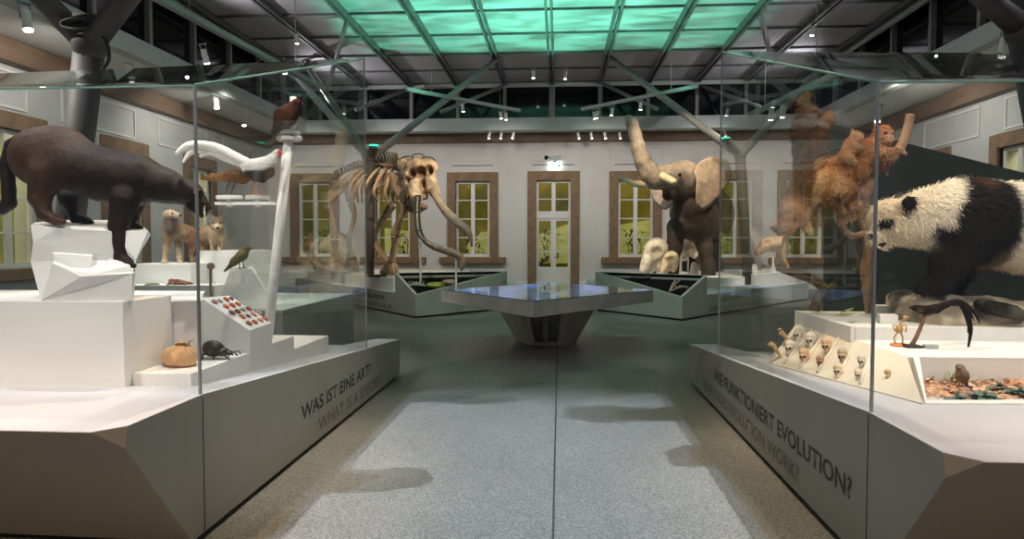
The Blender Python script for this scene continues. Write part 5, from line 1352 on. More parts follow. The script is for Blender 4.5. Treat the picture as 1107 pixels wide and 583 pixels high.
for s_ in (-1, 1):
    MB().leaf(wv(.008, .004 * s_, .012), (-.9, .40 * s_, .40), .052, .018, 0).build('wing', mat('wing_amber', (.60, .38, .14), .3), th3, merge=False)
    for k in range(3):
        q = wv(.014 * (k - 1) + .006, .006 * s_, -.006); MB().tube([q, q + Vector((.008 * (k - 1), .018 * s_, .008)), q + Vector((.016 * (k - 1), .030 * s_, -.018))], .0020, 5, 1).build('leg', M_wb, wa)
    q = wv(.033, .004 * s_, .006); MB().tube([q, q + Vector((.014, .008 * s_, .018)), q + Vector((.026, .014 * s_, .020))], .0016, 5, 2).build('antenna', M_wb, wa)
# big black beetle
Yb = 4.2
bt = thing('beetle_model', 'large black beetle model beside the fruit model on the low white step', 'insect', tuple(W(232, 388, Yb)))
M_bt = mat('beetle_black', (.030, .024, .020), .28, vary=.4, scale=30, bump=.3, bscale=60)
b = PX(Yb); b.col = (.05, .04, .03)
b.e((231, 378), (12, 8), .055); b.e((229, 375), (10, 7), .045); 
body('wing_cases', b.p, .006, M_bt, bt, k=.02)
b = PX(Yb); b.e((241, 380.5), (6.5, 5), .045, (.04, .03, .03)); body('thorax', b.p, .006, M_bt, bt, k=.01)
b = PX(Yb); b.e((247.5, 381.5), (4.2, 2.6), .03, (.04, .03, .03)); b.c((249, 382, 1.6, -.015), (252, 384, .9, -.03), (.04, .03, .03)); body('head', b.p, .005, M_bt, bt, k=.01)
for s_ in (-1, 1):
    for k, (x, fx) in enumerate(((224, 218.5), (233, 231), (241, 247.5))):
        q = W(x, 382.5, Yb + .02 * s_); f = W(fx, 388, Yb + .055 * s_); f.z = .794
        MB().tube([q, q.lerp(f, .45) + Vector((0, .02 * s_, .016)), f], [.009, .008, .004], 7, 2).build('leg', M_bt, bt)
    q = W(250, 381.5, Yb + .02 * s_); MB().tube([q, q + Vector((.03, .03 * s_, .008)), q + Vector((.048, .02 * s_, -.012))], [.004, .003, .006], 6, 2).build('antenna', M_bt, bt)
# white rock and bits in the wolf case
rp_ = [W(232, 320, 7.42), W(300, 320, 7.42), W(296, 318, 7.85), W(236, 318, 7.85)]
for q in rp_: q.z = .786
tp = [W(249, 291, 7.5), W(272, 290, 7.48), W(274, 288.5, 7.68), W(251, 289, 7.7)]
o = MB().add(rp_ + tp, [(3, 2, 1, 0), (4, 5, 6, 7), (0, 1, 5), (0, 5, 4), (1, 2, 6, 5), (2, 3, 7), (2, 7, 6), (3, 0, 4, 7)]).build('white_rock_stand', M_white, bevel=.01)
tag(o, 'small faceted white rock stand under the olive bird in the wolf case', 'stand')
b = PX(7.6); b.c((159, 311.5, 4), (170, 310.5, 3.6), (.14, .12, .09)); b.e((164, 309.5), (8, 3), .10, (.20, .17, .13))
o = body('fossil_slab', b.p, .012, M_coat, k=.03); tag(o, 'dark oval fossil on the front shelf of the wolf case', 'fossil')
M_rust = mat('rust_scales', (.28, .10, .06), .6, vary=.4, scale=30)
c = [W(186, 304, 7.62), W(192, 306, 7.6), W(199, 307, 7.62), (W(206, 306, 7.66))]
mb = MB(); mb.tube(c, [.02, .045, .04, .012], 10, 4)
for q, dx in ((c[1], -.05), (c[2], .05)):
    for s_ in (-1, 1): mb.tube([q, q + Vector((dx, .07 * s_, .0)), q + Vector((dx * 1.6, .12 * s_, -.04))], [.018, .013, .008], 6, 2)
mb.ball(c[0], (.045, .03, .028), 10, 7)
tag(mb.build('lizard', M_rust, smooth=True), 'rust brown lizard on the front shelf of the wolf case', 'lizard')
mb = MB(); q = W(231, 318, 7.4); q.z = .79
mb.tube([q, q + Vector((-.03, 0, .2)), W(228, 290, 7.4)], .016, 7, 3); mb.ball(W(228, 288, 7.4), (.045, .035, .04), 10, 8)
tag(mb.build('seed_head', mat('dry_stalk', (.42, .30, .20), .7), smooth=True), 'dry seed head on a pale stalk beside the white rock stand', 'plant')
mb = MB(); mb.tube([W(183, 279, 7.86), W(190, 281, 7.6), W(205, 283.5, 7.6), W(216, 283, 7.8)], [.012, .016, .016, .02], 8, 4)
# ------------------------------------------------------------------ right case: skulls on the slope
def skull_body(nm, p, s, col, dark, yaw, lab, apeish):
    up = Vector((-.15, 0, 1)).normalized(); fw = Vector((math.cos(yaw), math.sin(yaw), -.28)).normalized(); sdv = fw.cross(up).normalized(); up = sdv.cross(fw)
    R = np.array([list(fw), list(sdv), list(up)]).T
    def q(a, b_, c): return Vector(p) + (fw * a + sdv * b_ + up * c) * s
    pr = [ell(q(-.25, 0, .62), (.62 * s, .5 * s, .5 * s), col, R), ell(q(.25, 0, .32), (.38 * s, .36 * s, .34 * s), col, R), cone(q(.35, 0, .18), q(.35 + apeish, 0, .02), .22 * s, .17 * s, col), cone(q(.3, .36, .3), q(-.2, .42, .35), .07 * s, .07 * s, col), cone(q(.3, -.36, .3), q(-.2, -.42, .35), .07 * s, .07 * s, col),
          cone(q(.2, .24, -.02), q(.42 + apeish, .08, -.14), .10 * s, .10 * s, col), cone(q(.2, -.24, -.02), q(.42 + apeish, -.08, -.14), .10 * s, .10 * s, col),
          cone(q(.45, .18, .56), q(.45, -.18, .56), .10 * s, .10 * s, col)]
    pt = []
    for sgn in (-1, 1):
        pr.append(ell(q(.54, .19 * sgn, .40), (.20 * s, .14 * s, .14 * s), dark, R, k=.04 * s, sub=True)); pt.append(ell(q(.54, .19 * sgn, .40), (.24 * s, .15 * s, .15 * s), dark, R, k=.03 * s))
    pr.append(ell(q(.66, 0, .20), (.12 * s, .07 * s, .09 * s), dark, R, k=.03 * s, sub=True)); pt.append(ell(q(.66, 0, .20), (.16 * s, .07 * s, .09 * s), dark, R, k=.02 * s))
    o = body('primate_skull', pr, s * .075, M_bonepale, k=.10 * s, paint=pt)
    return tag(o, lab, 'skull', 'small skulls on the cream slope')
cw, ct2, cb2 = (.80, .72, .64), (.66, .45, .28), (.42, .25, .14); dk2 = (.06, .025, .015)
SK = [(220, 135, 74, cw, 'top of the farthest column, white crown'), (330, 185, 84, cw, 'top of the second column, white and large'), (155, 250, 80, (.78, .68, .58), 'bottom of the farthest column, pale'), (275, 320, 84, ct2, 'bottom of the second column, honey coloured'), (465, 235, 84, ct2, 'top of the third column, honey coloured'), (410, 360, 66, cb2, 'bottom of the third column, small and brown'), (600, 320, 84, (.50, .38, .27), 'top of the fourth column, dark browed'), (560, 440, 76, (.72, .57, .42), 'bottom of the fourth column, pale tan'), (755, 355, 66, (.70, .62, .54), 'top of the nearest column, greyish white'), (725, 465, 58, (.76, .60, .48), 'bottom of the nearest column, smallest pale one')]
n_ = (RK[1] - RK[0]).cross(RK[3] - RK[0]).normalized()
if n_.z < 0: n_ = -n_
for x, y, w, colr, lab in SK:
    p = GP(835 + x / 7.77, 345 + y / 7.77 + 3, RK[0], n_); s = RP(w / 7.77 * .95, p.y)
    skull_body('skull', p + n_ * s * .12, s, colr, dk2, -2.15, 'small primate skull on the cream slope, ' + lab, .18)
for (x, y, l, lab, flip) in ((848, 365, 1, 'upper curved horn-like bone at the far end of the cream slope', 1), (838, 380, 1.4, 'lower curved horn-like bone at the far end of the cream slope', 1)):
    p = GP(x + 3, y + 6, RK[0], n_); mb = MB(); up = n_
    a = p + n_ * .01
    mb.tube([a + Vector((.02, -.04 * l, -.015)), a + Vector((.0, -.01, .03)), a + Vector((-.02 * l, .015, .06 * l)), a + Vector((-.05 * l, .02, .06 * l))], [.006, .012, .017, .008], 9, 4)
    for k in range(5):
        q = a + Vector((.01 - .02 * k * .6, -.02 + .01 * k, .03 + .018 * k)); mb.tube([q, q + Vector((-.03, -.02, -.01))], [.008, .003], 6, 1)
    tag(mb.build('curved_bone', mat('tan_bone', (.60, .42, .24), .6, vary=.3, scale=20), smooth=True), lab, 'bone')
p = GP(961, 404, RK[0], n_) + n_ * .012
mb = MB(); mb.ball(p, (.02, .014, .016), 10, 7).ball(p + Vector((-.006, -.02, -.03)), (.014, .01, .018), 8, 6).tube([p, p + Vector((-.01, -.02, -.05)), p + Vector((-.02, -.02, -.09))], [.008, .006, .003], 6, 2)
tag(mb.build('bone_fragment', MATS['tan_bone'], smooth=True), 'small fossil jaw fragment alone on the near part of the cream slope', 'bone')

# leaves, white blocks, figurine and long tailed bird
M_lf = mat('bay_leaf', (.26, .34, .10), .5, vary=.3, scale=20)
Zup = .948
for i, (x, y, d, l, w, lab) in enumerate(((906, 341, (1, -.1, .1), .16, .06, 'pale green leaf lying on the upper platform, leftmost'), (912, 339, (.9, .4, .25), .15, .05, 'yellow green leaf on the upper platform curling up'), (920, 348, (1, -.5, .05), .06, .035, 'tiny dark green leaf on the front edge of the upper platform'))):
    q = GZ(x - 4, y, Zup + .008); o = MB().leaf(q, d, l, w, -.05).build('leaf', M_lf if i < 2 else M_leafA, merge=False); tag(o, lab, 'leaf')
def pbox(nm, x0, x1, yb, h, Y, dep, z, lab, cat):
    a, c2 = W(x0, yb, Y), W(x1, yb, Y); o = MB().prism([(a.x, a.y), (c2.x, a.y), (c2.x + .03, a.y + dep), (a.x + .03, a.y + dep)], z, z + h).build(nm, M_white, bevel=.006); return tag(o, lab, cat)
pbox('display_cube', 946, 962, 352, .085, 5.1, .14, Zup, 'taller white block on the upper platform beside the branch foot', 'block')
pbox('display_cube', 951, 970, 360, .06, 4.7, .12, Zup, 'lower white block at the front of the upper platform', 'block')
Yg = 4.25
q = W(972, 367, Yg); q.z = .862
fg_ = thing('bone_figurine', 'small golden brown skeleton of a bird standing on an orange disc', 'skeleton', q)
MB().lathe([(0, 0), (.05, 0), (.052, .008), (.045, .014), (0, .014)], q, 18).build('base', mat('orange_disc', (.55, .18, .06), .5), fg_)
M_gold = mat('golden_bone', (.50, .30, .11), .5, vary=.3, scale=60)
mb = MB()
for s_ in (-1, 1):
    mb.tube([q + Vector((.02 * s_, 0, .014)), q + Vector((.026 * s_, .01, .05)), q + Vector((.008 * s_, 0, .085))], .0055, 6, 2)
    mb.tube([q + Vector((.008 * s_, 0, .12)), q + Vector((.04 * s_, .0, .13)), q + Vector((.03 * s_, -.015, .09))], .005, 6, 2)
mb.build('leg_bones', M_gold, fg_, smooth=True)
mb = MB(); mb.ball(q + Vector((0, 0, .105)), (.022, .02, .028), 10, 8); mb.tube([q + Vector((0, 0, .12)), q + Vector((.012, 0, .15)), q + Vector((.022, -.01, .172))], [.01, .006, .006], 7, 2); mb.ball(q + Vector((.026, -.012, .177)), (.016, .012, .012), 10, 7); mb.tube([q + Vector((.036, -.014, .178)), q + Vector((.058, -.02, .186))], [.006, .002], 6, 1)
mb.build('body_bones', M_gold, fg_, smooth=True)
Yk = 4.2
q0 = W(985, 381, Yk); q0.z = .862
M_bb = (.014, .010, .009)
sb = thing('perch_stand', 'bent brown twig perch on a dark foot under the long tailed black bird', 'stand', q0)
MB().box((q0.x - .05, q0.y - .05, .862), (q0.x + .05, q0.y + .05, .876)).build('foot', M_dark, sb, bevel=.004)
MB().box((q0.x + .055, q0.y - .06, .862), (q0.x + .13, q0.y - .02, .885)).build('label_block', M_ring, sb, bevel=.003)
MB().tube([(q0.x, q0.y, .87), W(990, 366, Yk), W(996, 352, Yk), W(1000, 341.5, Yk), W(1004, 339.5, Yk)], [.014, .013, .012, .013, .016], 9, 4).build('twig', mat('twig_brown', (.18, .09, .05), .7, vary=.4, scale=30, bump=.4), sb, smooth=True)
b = PX(Yk); b.col = M_bb
b.c((997, 335.5, 4.6), (1012, 334, 4.8)); b.c((1012, 334, 4.6), (1024, 329, 3.6)); b.e((991.5, 333.5), (4.8, 3.8), .026); b.c((988, 333, 2), (983.5, 332.5, .9))
b.e((1004, 334, -.02), (9, 3.5), .02, (.022, .015, .012)); b.e((995, 335.5, -.02), (3, 2), .012, (.20, .09, .03), to='paint')
bb = body('long_tailed_bird', b.p, .0065, M_coat, k=.018, paint=b.paint); tag(bb, 'black long tailed bird on a twig perch before the pale rock', 'bird')
tl = MB()
for dy, pts in ((0, ((1018, 331, 5), (1034, 326.5, 6), (1043, 333, 6.5), (1048, 350, 4.5), (1049, 362, 3), (1045.5, 381, .8))), (.02, ((1020, 330, 4), (1038, 327.5, 5), (1045, 338, 4.5), (1047, 352, 2.2), (1046, 360, .7))), (.03, ((1024, 329, 3), (1042, 328, 3.2), (1052, 337, 2.4), (1057, 345, 1.8), (1059, 350, .6))), (.04, ((1024, 329, 3), (1044, 331, 2.6), (1050, 340, 1.8), (1053, 347, .6)))):
    tl.tube([W(p[0], p[1], Yk + dy) for p in pts], [RP(p[2] * .62, Yk) for p in pts], 10, 5, flat=1.0)
tl.build('tail', mat('black_feather', (.009, .007, .006), .7, vary=.3, scale=30, spec=.1), bb, smooth=True)
bird_legs(bb, [(W(1001, 338, Yk), W(1001.5, 341, Yk - .012)), (W(1004, 338, Yk), W(1004.5, 339.5, Yk - .014))], M_dleg, .004)
# ------------------------------------------------------------------ planting tray
ltr = MB(); random.seed(11)
M_lit = mat('leaf_litter', (.38, .19, .10), .8, vary=.5, scale=30, col2=(.58, .36, .24), mixscale=22)
gm = []
nx_, ny_ = 60, 18
def inside_tray(x, y):
    if y < 3.345 or y > 3.84 + .02 * (x - 2) : return False
    return x > 1.80 + (y - 3.34) * .46 and x < 3.28
for i in range(nx_ + 1):
    for j in range(ny_ + 1):
        y = 3.345 + .475 * j / ny_; x0 = 1.80 + (y - 3.34) * .46; x1 = min(3.28, 2.55 + (3.85 - y) * 3 + .1) if y > 3.6 else 3.28
        x = x0 + (x1 - x0) * i / nx_; gm.append((*S2(x, y, .7), .688 + .08 * (y - 3.34) + .022 * mnoise.noise(Vector((x * 9, y * 9, 1))) + .018 * mnoise.noise(Vector((x * 30, y * 30, 2)))))
ltr.add(gm, [(i * (ny_ + 1) + j, (i + 1) * (ny_ + 1) + j, (i + 1) * (ny_ + 1) + j + 1, i * (ny_ + 1) + j + 1) for i in range(nx_) for j in range(ny_)])
for k in range(420):
    y = random.uniform(3.36, 3.82); x = random.uniform(1.84 + (y - 3.34) * .46, min(3.2, 2.5 + (3.85 - y) * 3))
    a = random.uniform(0, 2 * PI); ltr.leaf((*S2(x, y, .7), .702 + .08 * (y - 3.34) + random.uniform(-.01, .012)), (math.cos(a), math.sin(a), random.uniform(-.1, .5)), random.uniform(.025, .05), random.uniform(.014, .026), .3)
tag(ltr.build('leaf_litter', M_lit, merge=False), 'reddish dry leaf litter filling the sunken tray', 'leaf litter', kind='stuff')
TY0 = S2(2.2, 3.37, .7)[1]; TY1 = S2(2.2, 3.80, .7)[1]
def tpt(x, y, z=.71): return GZ(960 + x / 7.53, 390 + y / 7.53, z)
M_tg = mat('teal_leaf', (.085, .16, .13), .55, vary=.35, scale=30)
for i, (x, y, n, r, m, nm, lab) in enumerate(((320, 120, 26, .10, M_lf, 'grass_tuft', 'yellow green grass tuft in the back left corner of the tray'), (560, 325, 16, .07, M_tg, 'small_plant', 'small teal plant hanging over the tray front, leftmost'), (790, 315, 30, .105, M_tg, 'small_plant', 'large teal plant hanging over the tray front'), (900, 240, 20, .085, M_tg, 'small_plant', 'teal plant in the middle of the leaf litter right of the bird'), (1075, 280, 22, .095, M_tg, 'small_plant', 'teal plant at the right edge of the tray'))):
    p = tpt(x, y); mb = MB()
    p.y = min(max(p.y, TY0), TY1); p.z = .725
    for k in range(n):
        a = random.uniform(0, 2 * PI); el = random.uniform(.2, 1.2) if nm != 'grass_tuft' else random.uniform(.8, 1.5)
        mb.leaf((p.x + random.uniform(-.02, .02), p.y + random.uniform(-.015, .015), p.z - .01), (math.cos(a) * math.cos(el), math.sin(a) * math.cos(el), math.sin(el)), r * random.uniform(.7, 1.2), r * (.5 if nm != 'grass_tuft' else .08), .6 if nm != 'grass_tuft' else .3)
    for k in range(3): mb.tube([p + Vector((0, 0, -.015)), p + Vector((.01 * (k - 1), 0, .03))], .003, 5, 1)
    tag(mb.build(nm, m, merge=False), lab, 'plant')
p = tpt(600, 190, .70)
M_spk = mat('speckled_feather', (1, 1, 1), .7, vary=.45, scale=70, bump=.4, bscale=120, coat='coat')
Dp = 3.70; b = PX(Dp); BC = (.19, .125, .075)
b.e((1040, 406), (6, 7.5), .045, BC, ang=-8); b.e((1037.8, 397.5), (4.2, 4), .03, BC); b.c((1043, 412, 3.2), (1046, 418, 1.6), (.12, .08, .05)); b.c((1036, 398, 1.2, -.025), (1034.6, 399, .4, -.035), (.1, .07, .05)); b.e((1042, 406, -.03), (4.5, 6), .02, (.16, .10, .06))
sp_ = body('speckled_bird', b.p, .0055, M_spk, k=.016, rough_amp=.0015, rough_scale=60); tag(sp_, 'small speckled brown bird standing in the sunken planting tray', 'bird')
bird_legs(sp_, [(W(1038.5, 413, Dp), W(1038.5, 418, Dp) ), (W(1042, 413, Dp), W(1042, 418, Dp))], M_dleg, .003)
mb = MB(); q = tpt(905, 180, .70); q.y = min(q.y, TY1)
mb.lathe([(.045, 0), (.05, .02), (.042, .05), (.025, .058), (.02, .04)], q + Vector((0, 0, -.01)), 16)
tag(mb.build('clay_burrow', mat('clay_orange', (.56, .30, .16), .8, vary=.2, scale=30), smooth=True), 'small orange clay burrow at the back of the planting tray', 'burrow')
for i, (x, y, s, lab) in enumerate(((650, 240, .045, 'pale stone in the leaf litter below the speckled bird'), (1010, 220, .035, 'pale pinkish stone beside the clay burrow'))):
    q = tpt(x, y, .70); q.y = min(q.y, TY1)
    rp = [ell(q + Vector((0, 0, .005)), (s, s * .7, s * .6), (1, 1, 1)), ell(q + Vector((s * .7, .01, 0)), (s * .6, s * .5, s * .5), (1, 1, 1))]
    tag(body('stone', rp, .006, mat('pale_stone', (.55, .47, .42), .8, vary=.25, scale=30), k=.02, rough_amp=.004, rough_scale=30), lab, 'stone')
q = tpt(340, 215, .70); mb = MB(); mb.tube([q + Vector((-.06, .03, .0)), q + Vector((0, .01, .02)), q + Vector((.07, 0, .015)), q + Vector((.14, .0, .01))], [.012, .02, .016, .01], 9, 4); mb.tube([q + Vector((0, .01, .02)), q + Vector((.03, .02, .055))], [.012, .006], 7, 1)
tag(mb.build('bark_piece', M_bark, smooth=True), 'dark piece of bark on the left of the leaf litter', 'bark')
mb = MB(); q = W(1084, 391, 3.87); q.z = .865
b = PX(3.87); b.e((1084, 388), (2.8, 2), .018, (.16, .09, .05)); b.e((1081.8, 386.8), (1.5, 1.4), .01, (.16, .09, .05)); b.c((1086, 388.6, 1), (1089, 390, .5), (.1, .06, .04))
o = body('tiny_bird', b.p, .0035, M_coat, k=.008); tag(o, 'tiny brown bird on the rear rim of the planting tray', 'bird')
bird_legs(o, [(W(1083.4, 389.5, 3.87), W(1083.4, 391, 3.87)), (W(1085, 389.5, 3.87), W(1085, 391, 3.87))], M_dleg, .0012)

# ------------------------------------------------------------------ rear plinths: skulls, fossils
def ele_skull(x, y, s, Y, col, lab, nm='elephant_skull'):
    b = PX(Y); b.col = col; dk = (.22, .13, .08)
    b.e((x + 3 * s, y - 6 * s), (13 * s, 13 * s), .34 * s, col); b.c((x - 3 * s, y - 4 * s, 9 * s, -.1), (x - 9 * s, y + 12 * s, 6 * s, -.25)); b.c((x - 8 * s, y + 8 * s, 6 * s, -.3), (x - 12 * s, y + 18 * s, 5 * s, -.35)); b.c((x + 8 * s, y + 6 * s, 7 * s), (x + 6 * s, y + 14 * s, 5 * s)); b.c((x - 4 * s, y + 10 * s, 6 * s, .1), (x - 8 * s, y + 18 * s, 5 * s, .1))
    b.e((x + 4 * s, y - 1 * s, -.36 * s), (7.5 * s, 8 * s), .16 * s, dk, sub=True); b.e((x - 6 * s, y - 3 * s, -.40 * s), (2.4 * s, 4 * s), .15 * s, dk, sub=True); b.e((x - 1 * s, y + 14 * s, -.3 * s), (3 * s, 6 * s), .2 * s, dk, sub=True)
    for p in list(b.p):
        if p['sub']: b.paint.append(dict(p, sub=False, r=p['r'] * .9, k=.04, col=(.48, .33, .2)))
    return tag(body(nm, b.p, .022, M_bonepale, k=.07, paint=b.paint, rough_amp=.008, rough_scale=8), lab, 'skull')
ele_skull(707, 275, .95, 16.6, (.80, .70, .60), 'large pale elephant skull standing left of the mounted elephant')
ele_skull(724, 283, .62, 16.2, (.72, .56, .40), 'smaller tan skull between the large pale skull and the elephant leg')
ele_skull(746, 266, .72, 18.9, (.86, .72, .58), 'pale tall skull on a post seen between the elephant front legs')
p0 = W(744, 278, 18.9); MB_ = MB().tube([(p0.x, p0.y, .667), p0], .025, 8, 1); o = MB_.build('skull_post', M_sash); tag(o, 'white post holding the tall skull behind the elephant', 'post')
b = PX(18.6); b.c((750, 296, 4.5), (750.5, 290, 3.8), (.80, .68, .55)); b.e((750.5, 286.5), (3.2, 3.6), .07, (.80, .68, .55)); tag(body('small_skull', b.p, .02, M_bonepale, k=.05), 'small pale skull on the block behind the elephant front legs', 'skull')
b = PX(17.2); b.c((758, 304, 3.4), (763, 302, 2.8), (.80, .72, .60)); b.e((760.5, 300), (3, 2.6), .06, (.80, .72, .60)); tag(body('small_skull', b.p, .02, M_bonepale, k=.04), 'small pale skull at the foot of the elephant right front leg', 'skull')
for i, (x, t, hh) in enumerate(((807, 0, 15), (815, 1, 15), (826, 2, 15), (835.5, 3, 11))):
    Yx = 17.6 if i < 2 else 17.8; b = PX(Yx); b.col = (.78, .70, .64)
    b.c((x, 299.5, 3), (x, 300 - hh * .5, 3.4)); b.e((x, 300 - hh * .72), (3.6, 3.8), .08); b.c((x - 1, 300 - hh * .6, 2.2, -.05), (x - 2.6, 300 - hh * .4, 1.6, -.1)); b.e((x - 1.5, 300 - hh * .72, -.08), (1.2, 1.2), .04, (.3, .2, .15), sub=True)
    tag(body('upright_skull', b.p, .018, M_bonepale, k=.035), 'upright pale skull in the row on the far white block, %s from the left' % ORD[i], 'skull', 'skulls in a row on the far block')
b = PX(17.4); b.col = (.42, .28, .18); b.e((836, 264), (14, 9), .25); b.c((826, 267, 6), (819, 273, 4)); b.e((846, 262), (6, 7), .16); b.e((830, 262, -.24), (4, 3.5), .12, (.2, .1, .05), sub=True)
tag(body('brown_skull', b.p, .024, M_bonepale, k=.06, rough_amp=.01, rough_scale=8), 'brown bulky skull on a thin rod above the row of upright skulls', 'skull')
p0 = W(836, 272, 17.4); tag(MB().tube([(p0.x, p0.y, .742), p0], .02, 8, 1).build('skull_rod', M_sash), 'thin pale rod carrying the brown bulky skull', 'rod')
# pale skull and bones at the left end behind the glass
b = PX(18.6); b.col = (.66, .50, .36)
b.e((366, 262), (13, 11), .28, (.76, .62, .48)); b.c((373, 268, 8), (378, 280, 6)); b.c((378, 280, 6), (377, 292, 4.5)); b.c((356, 263, 7), (348, 268, 4)); b.e((372, 268, -.26), (5, 6), .14, (.25, .15, .1), sub=True)
tag(body('pale_skull', b.p, .026, M_bonepale, k=.07, rough_amp=.008, rough_scale=8), 'pale domed skull on the left end of the skeleton plinth', 'skull')
mb = MB(); mb.tube([W(338, 282, 18.4), W(334, 268, 18.4), W(336, 252, 18.4)], [.09, .13, .05], 10, 4); mb.ball(W(334, 268, 18.3), (.16, .12, .22), 10, 8); mb.tube([W(338, 282, 18.4), W(350, 290, 18.3), W(362, 292, 18.3)], [.10, .09, .05], 9, 3); p = W(340, 286, 18.4); mb.tube([(p.x, p.y, .80), p], .03, 7, 1)
tag(mb.build('antler_bone', M_bone, smooth=True), 'brown upright bone mount at the far left end of the skeleton plinth', 'bone')
p = W(405, 302.5, 15.6); mb = MB(); mb.prism([(p.x - .22, p.y - .05), (p.x + .18, p.y - .2), (p.x + .25, p.y + .1), (p.x - .15, p.y + .2)], .735, [.76, .79, .80, .77]); tag(mb.build('dark_slab', M_moss, bevel=.006), 'dark flat fossil slab lying on the white block before the skeleton', 'fossil')
# fossils in the left black tray
def on_tray(px, py, inn, nn): return GP(px, py, inn[0] - nn * .11, nn)
q = on_tray(470, 311, innA, nA); mb = MB()
pts = []; rs = []
for k in range(40):
    t = k / 39; a = t * 5.2 * PI; r = .17 * (1 - t * .86); pts.append(q + Vector((r * math.cos(a), r * math.sin(a) * .9, .05 + .28 * (r * math.sin(a)) * .4))); rs.append(.05 * (1 - t * .8))
mb.tube(pts, rs, 8, 1); tag(mb.build('ammonite', mat('green_ammonite', (.34, .40, .06), .5, vary=.4, scale=9), smooth=True), 'yellow green ammonite in the left black triangular tray', 'fossil')
q = on_tray(486, 308, innA, nA); mb = MB(); pts = []; rs = []
for k in range(40):
    t = k / 39; a = t * 5.2 * PI + 1; r = .15 * (1 - t * .86); pts.append(q + Vector((r * math.cos(a), r * math.sin(a) * .9, .05 + .28 * (r * math.sin(a)) * .4))); rs.append(.045 * (1 - t * .8))
mb.tube(pts, rs, 8, 1); tag(mb.build('ammonite', mat('tan_ammonite', (.45, .27, .16), .5, vary=.3, scale=9), smooth=True), 'tan brown ammonite in the left black triangular tray', 'fossil')
q = on_tray(450, 310.5, innA, nA); mb = MB()
mb.tube([q + Vector((-.18, 0, .02)), q + Vector((0, .0, .05)), q + Vector((.20, 0, .02))], [.02, .05, .02], 8, 3)
for k in range(7): mb.tube([q + Vector((-.15 + .05 * k, 0, .06)), q + Vector((-.15 + .05 * k, .03, .12))], .010, 5, 1)
tag(mb.build('ridged_fossil', mat('grey_fossil', (.40, .40, .37), .6), smooth=True), 'small grey ridged fossil in the left black triangular tray', 'fossil')
# bone chain in the right black tray
mb = MB(); pts = [(738, 311), (731, 314), (726, 316), (728, 310), (734, 306), (733, 303), (728, 308), (724, 317)]
mb.tube([on_tray(x, y, innB, nB) + nB * .03 for x, y in pts], .022, 7, 4)
for k in range(6): q = on_tray(730 + k * 2.6, 311.5 + (k % 2), innB, nB) + nB * .03; mb.ball(q, .03, 8, 6)
tag(mb.build('flipper_skeleton', mat('thin_bone', (.33, .24, .17), .6), smooth=True), 'thin curved flipper bones lying in the right black triangular tray', 'fossil')
q = on_tray(700, 302, innB, nB); mb = MB(); mb.tube([q + nB * .02 + Vector((-.35, .05, .02)), q + nB * .03, q + nB * .02 + Vector((.2, .25, .12))], [.02, .05, .03], 8, 3)
tag(mb.build('dark_bone', mat('dim_bone', (.09, .075, .06), .6), smooth=True), 'dark long bone lying in the left part of the right black tray', 'fossil')
# small lit label stands beside the door plinth
for x, nm in ((551, 'left'), (640, 'right')):
    p = W(x, 305, 18.0); mb = MB(); mb.box((p.x - .035, p.y - .05, 0), (p.x + .035, p.y + .02, p.z - .02)); mb.slab([p + Vector((-.16, -.12, -.06)), p + Vector((.16, -.12, -.06)), p + Vector((.16, .1, .06)), p + Vector((-.16, .1, .06))], (0, 0, .02)); mb.box((p.x - .15, p.y - .14, 0), (p.x + .15, p.y + .1, .02))
    tag(mb.build('label_lectern', M_white), 'small white label lectern %s of the rear double door' % nm, 'lectern')
# ------------------------------------------------------------------ light
w = bpy.data.worlds.new('hall_world'); SC.world = w; w.use_nodes = True
w.node_tree.nodes['Background'].inputs[0].default_value = (.80, .86, 1.0, 1); w.node_tree.nodes['Background'].inputs[1].default_value = .22
WARM = (1, .78, .54); NEU = (1, .93, .85); COOL = (.86, .92, 1.0)
# over the two big cases
lamp('SPOT', 'case_spot', (-4.6, 1.0, 6.1), 1150, NEU, (-2.7, 4.0, 1.1), .06, 44, .6)
lamp('SPOT', 'case_spot', (-1.3, 6.4, 6.2), 1000, WARM, (-2.4, 4.5, 1.2), .06, 38, .6)
lamp('SPOT', 'case_spot', (-3.9, 4.6, 6.2), 560, COOL, (-3.0, 3.0, .8), .06, 46, .5)
lamp('SPOT', 'case_spot', (-.9, 2.4, 6.2), 900, NEU, (-2.3, 4.6, 1.0), .06, 32, .6)
lamp('SPOT', 'case_spot', (4.6, .8, 6.1), 1000, NEU, (2.6, 4.3, 1.1), .06, 44, .6)
lamp('SPOT', 'case_spot', (1.2, 6.0, 6.2), 1000, WARM, (2.3, 4.5, 1.0), .06, 40, .6)
lamp('SPOT', 'case_spot', (3.6, 4.4, 6.2), 480, COOL, (2.4, 2.9, .8), .06, 44, .5)
lamp('SPOT', 'case_spot', (.9, 2.2, 6.2), 950, WARM, (2.4, 4.8, 1.4), .06, 32, .6)
lamp('SPOT', 'case_spot', (-6.3, 5.2, 5.6), 1500, NEU, (-4.4, 8.1, 1.2), .06, 40, .6)
lamp('SPOT', 'case_spot', (-2.0, 9.6, 6.2), 300, WARM, (-4.0, 7.8, 1.0), .06, 46, .6)
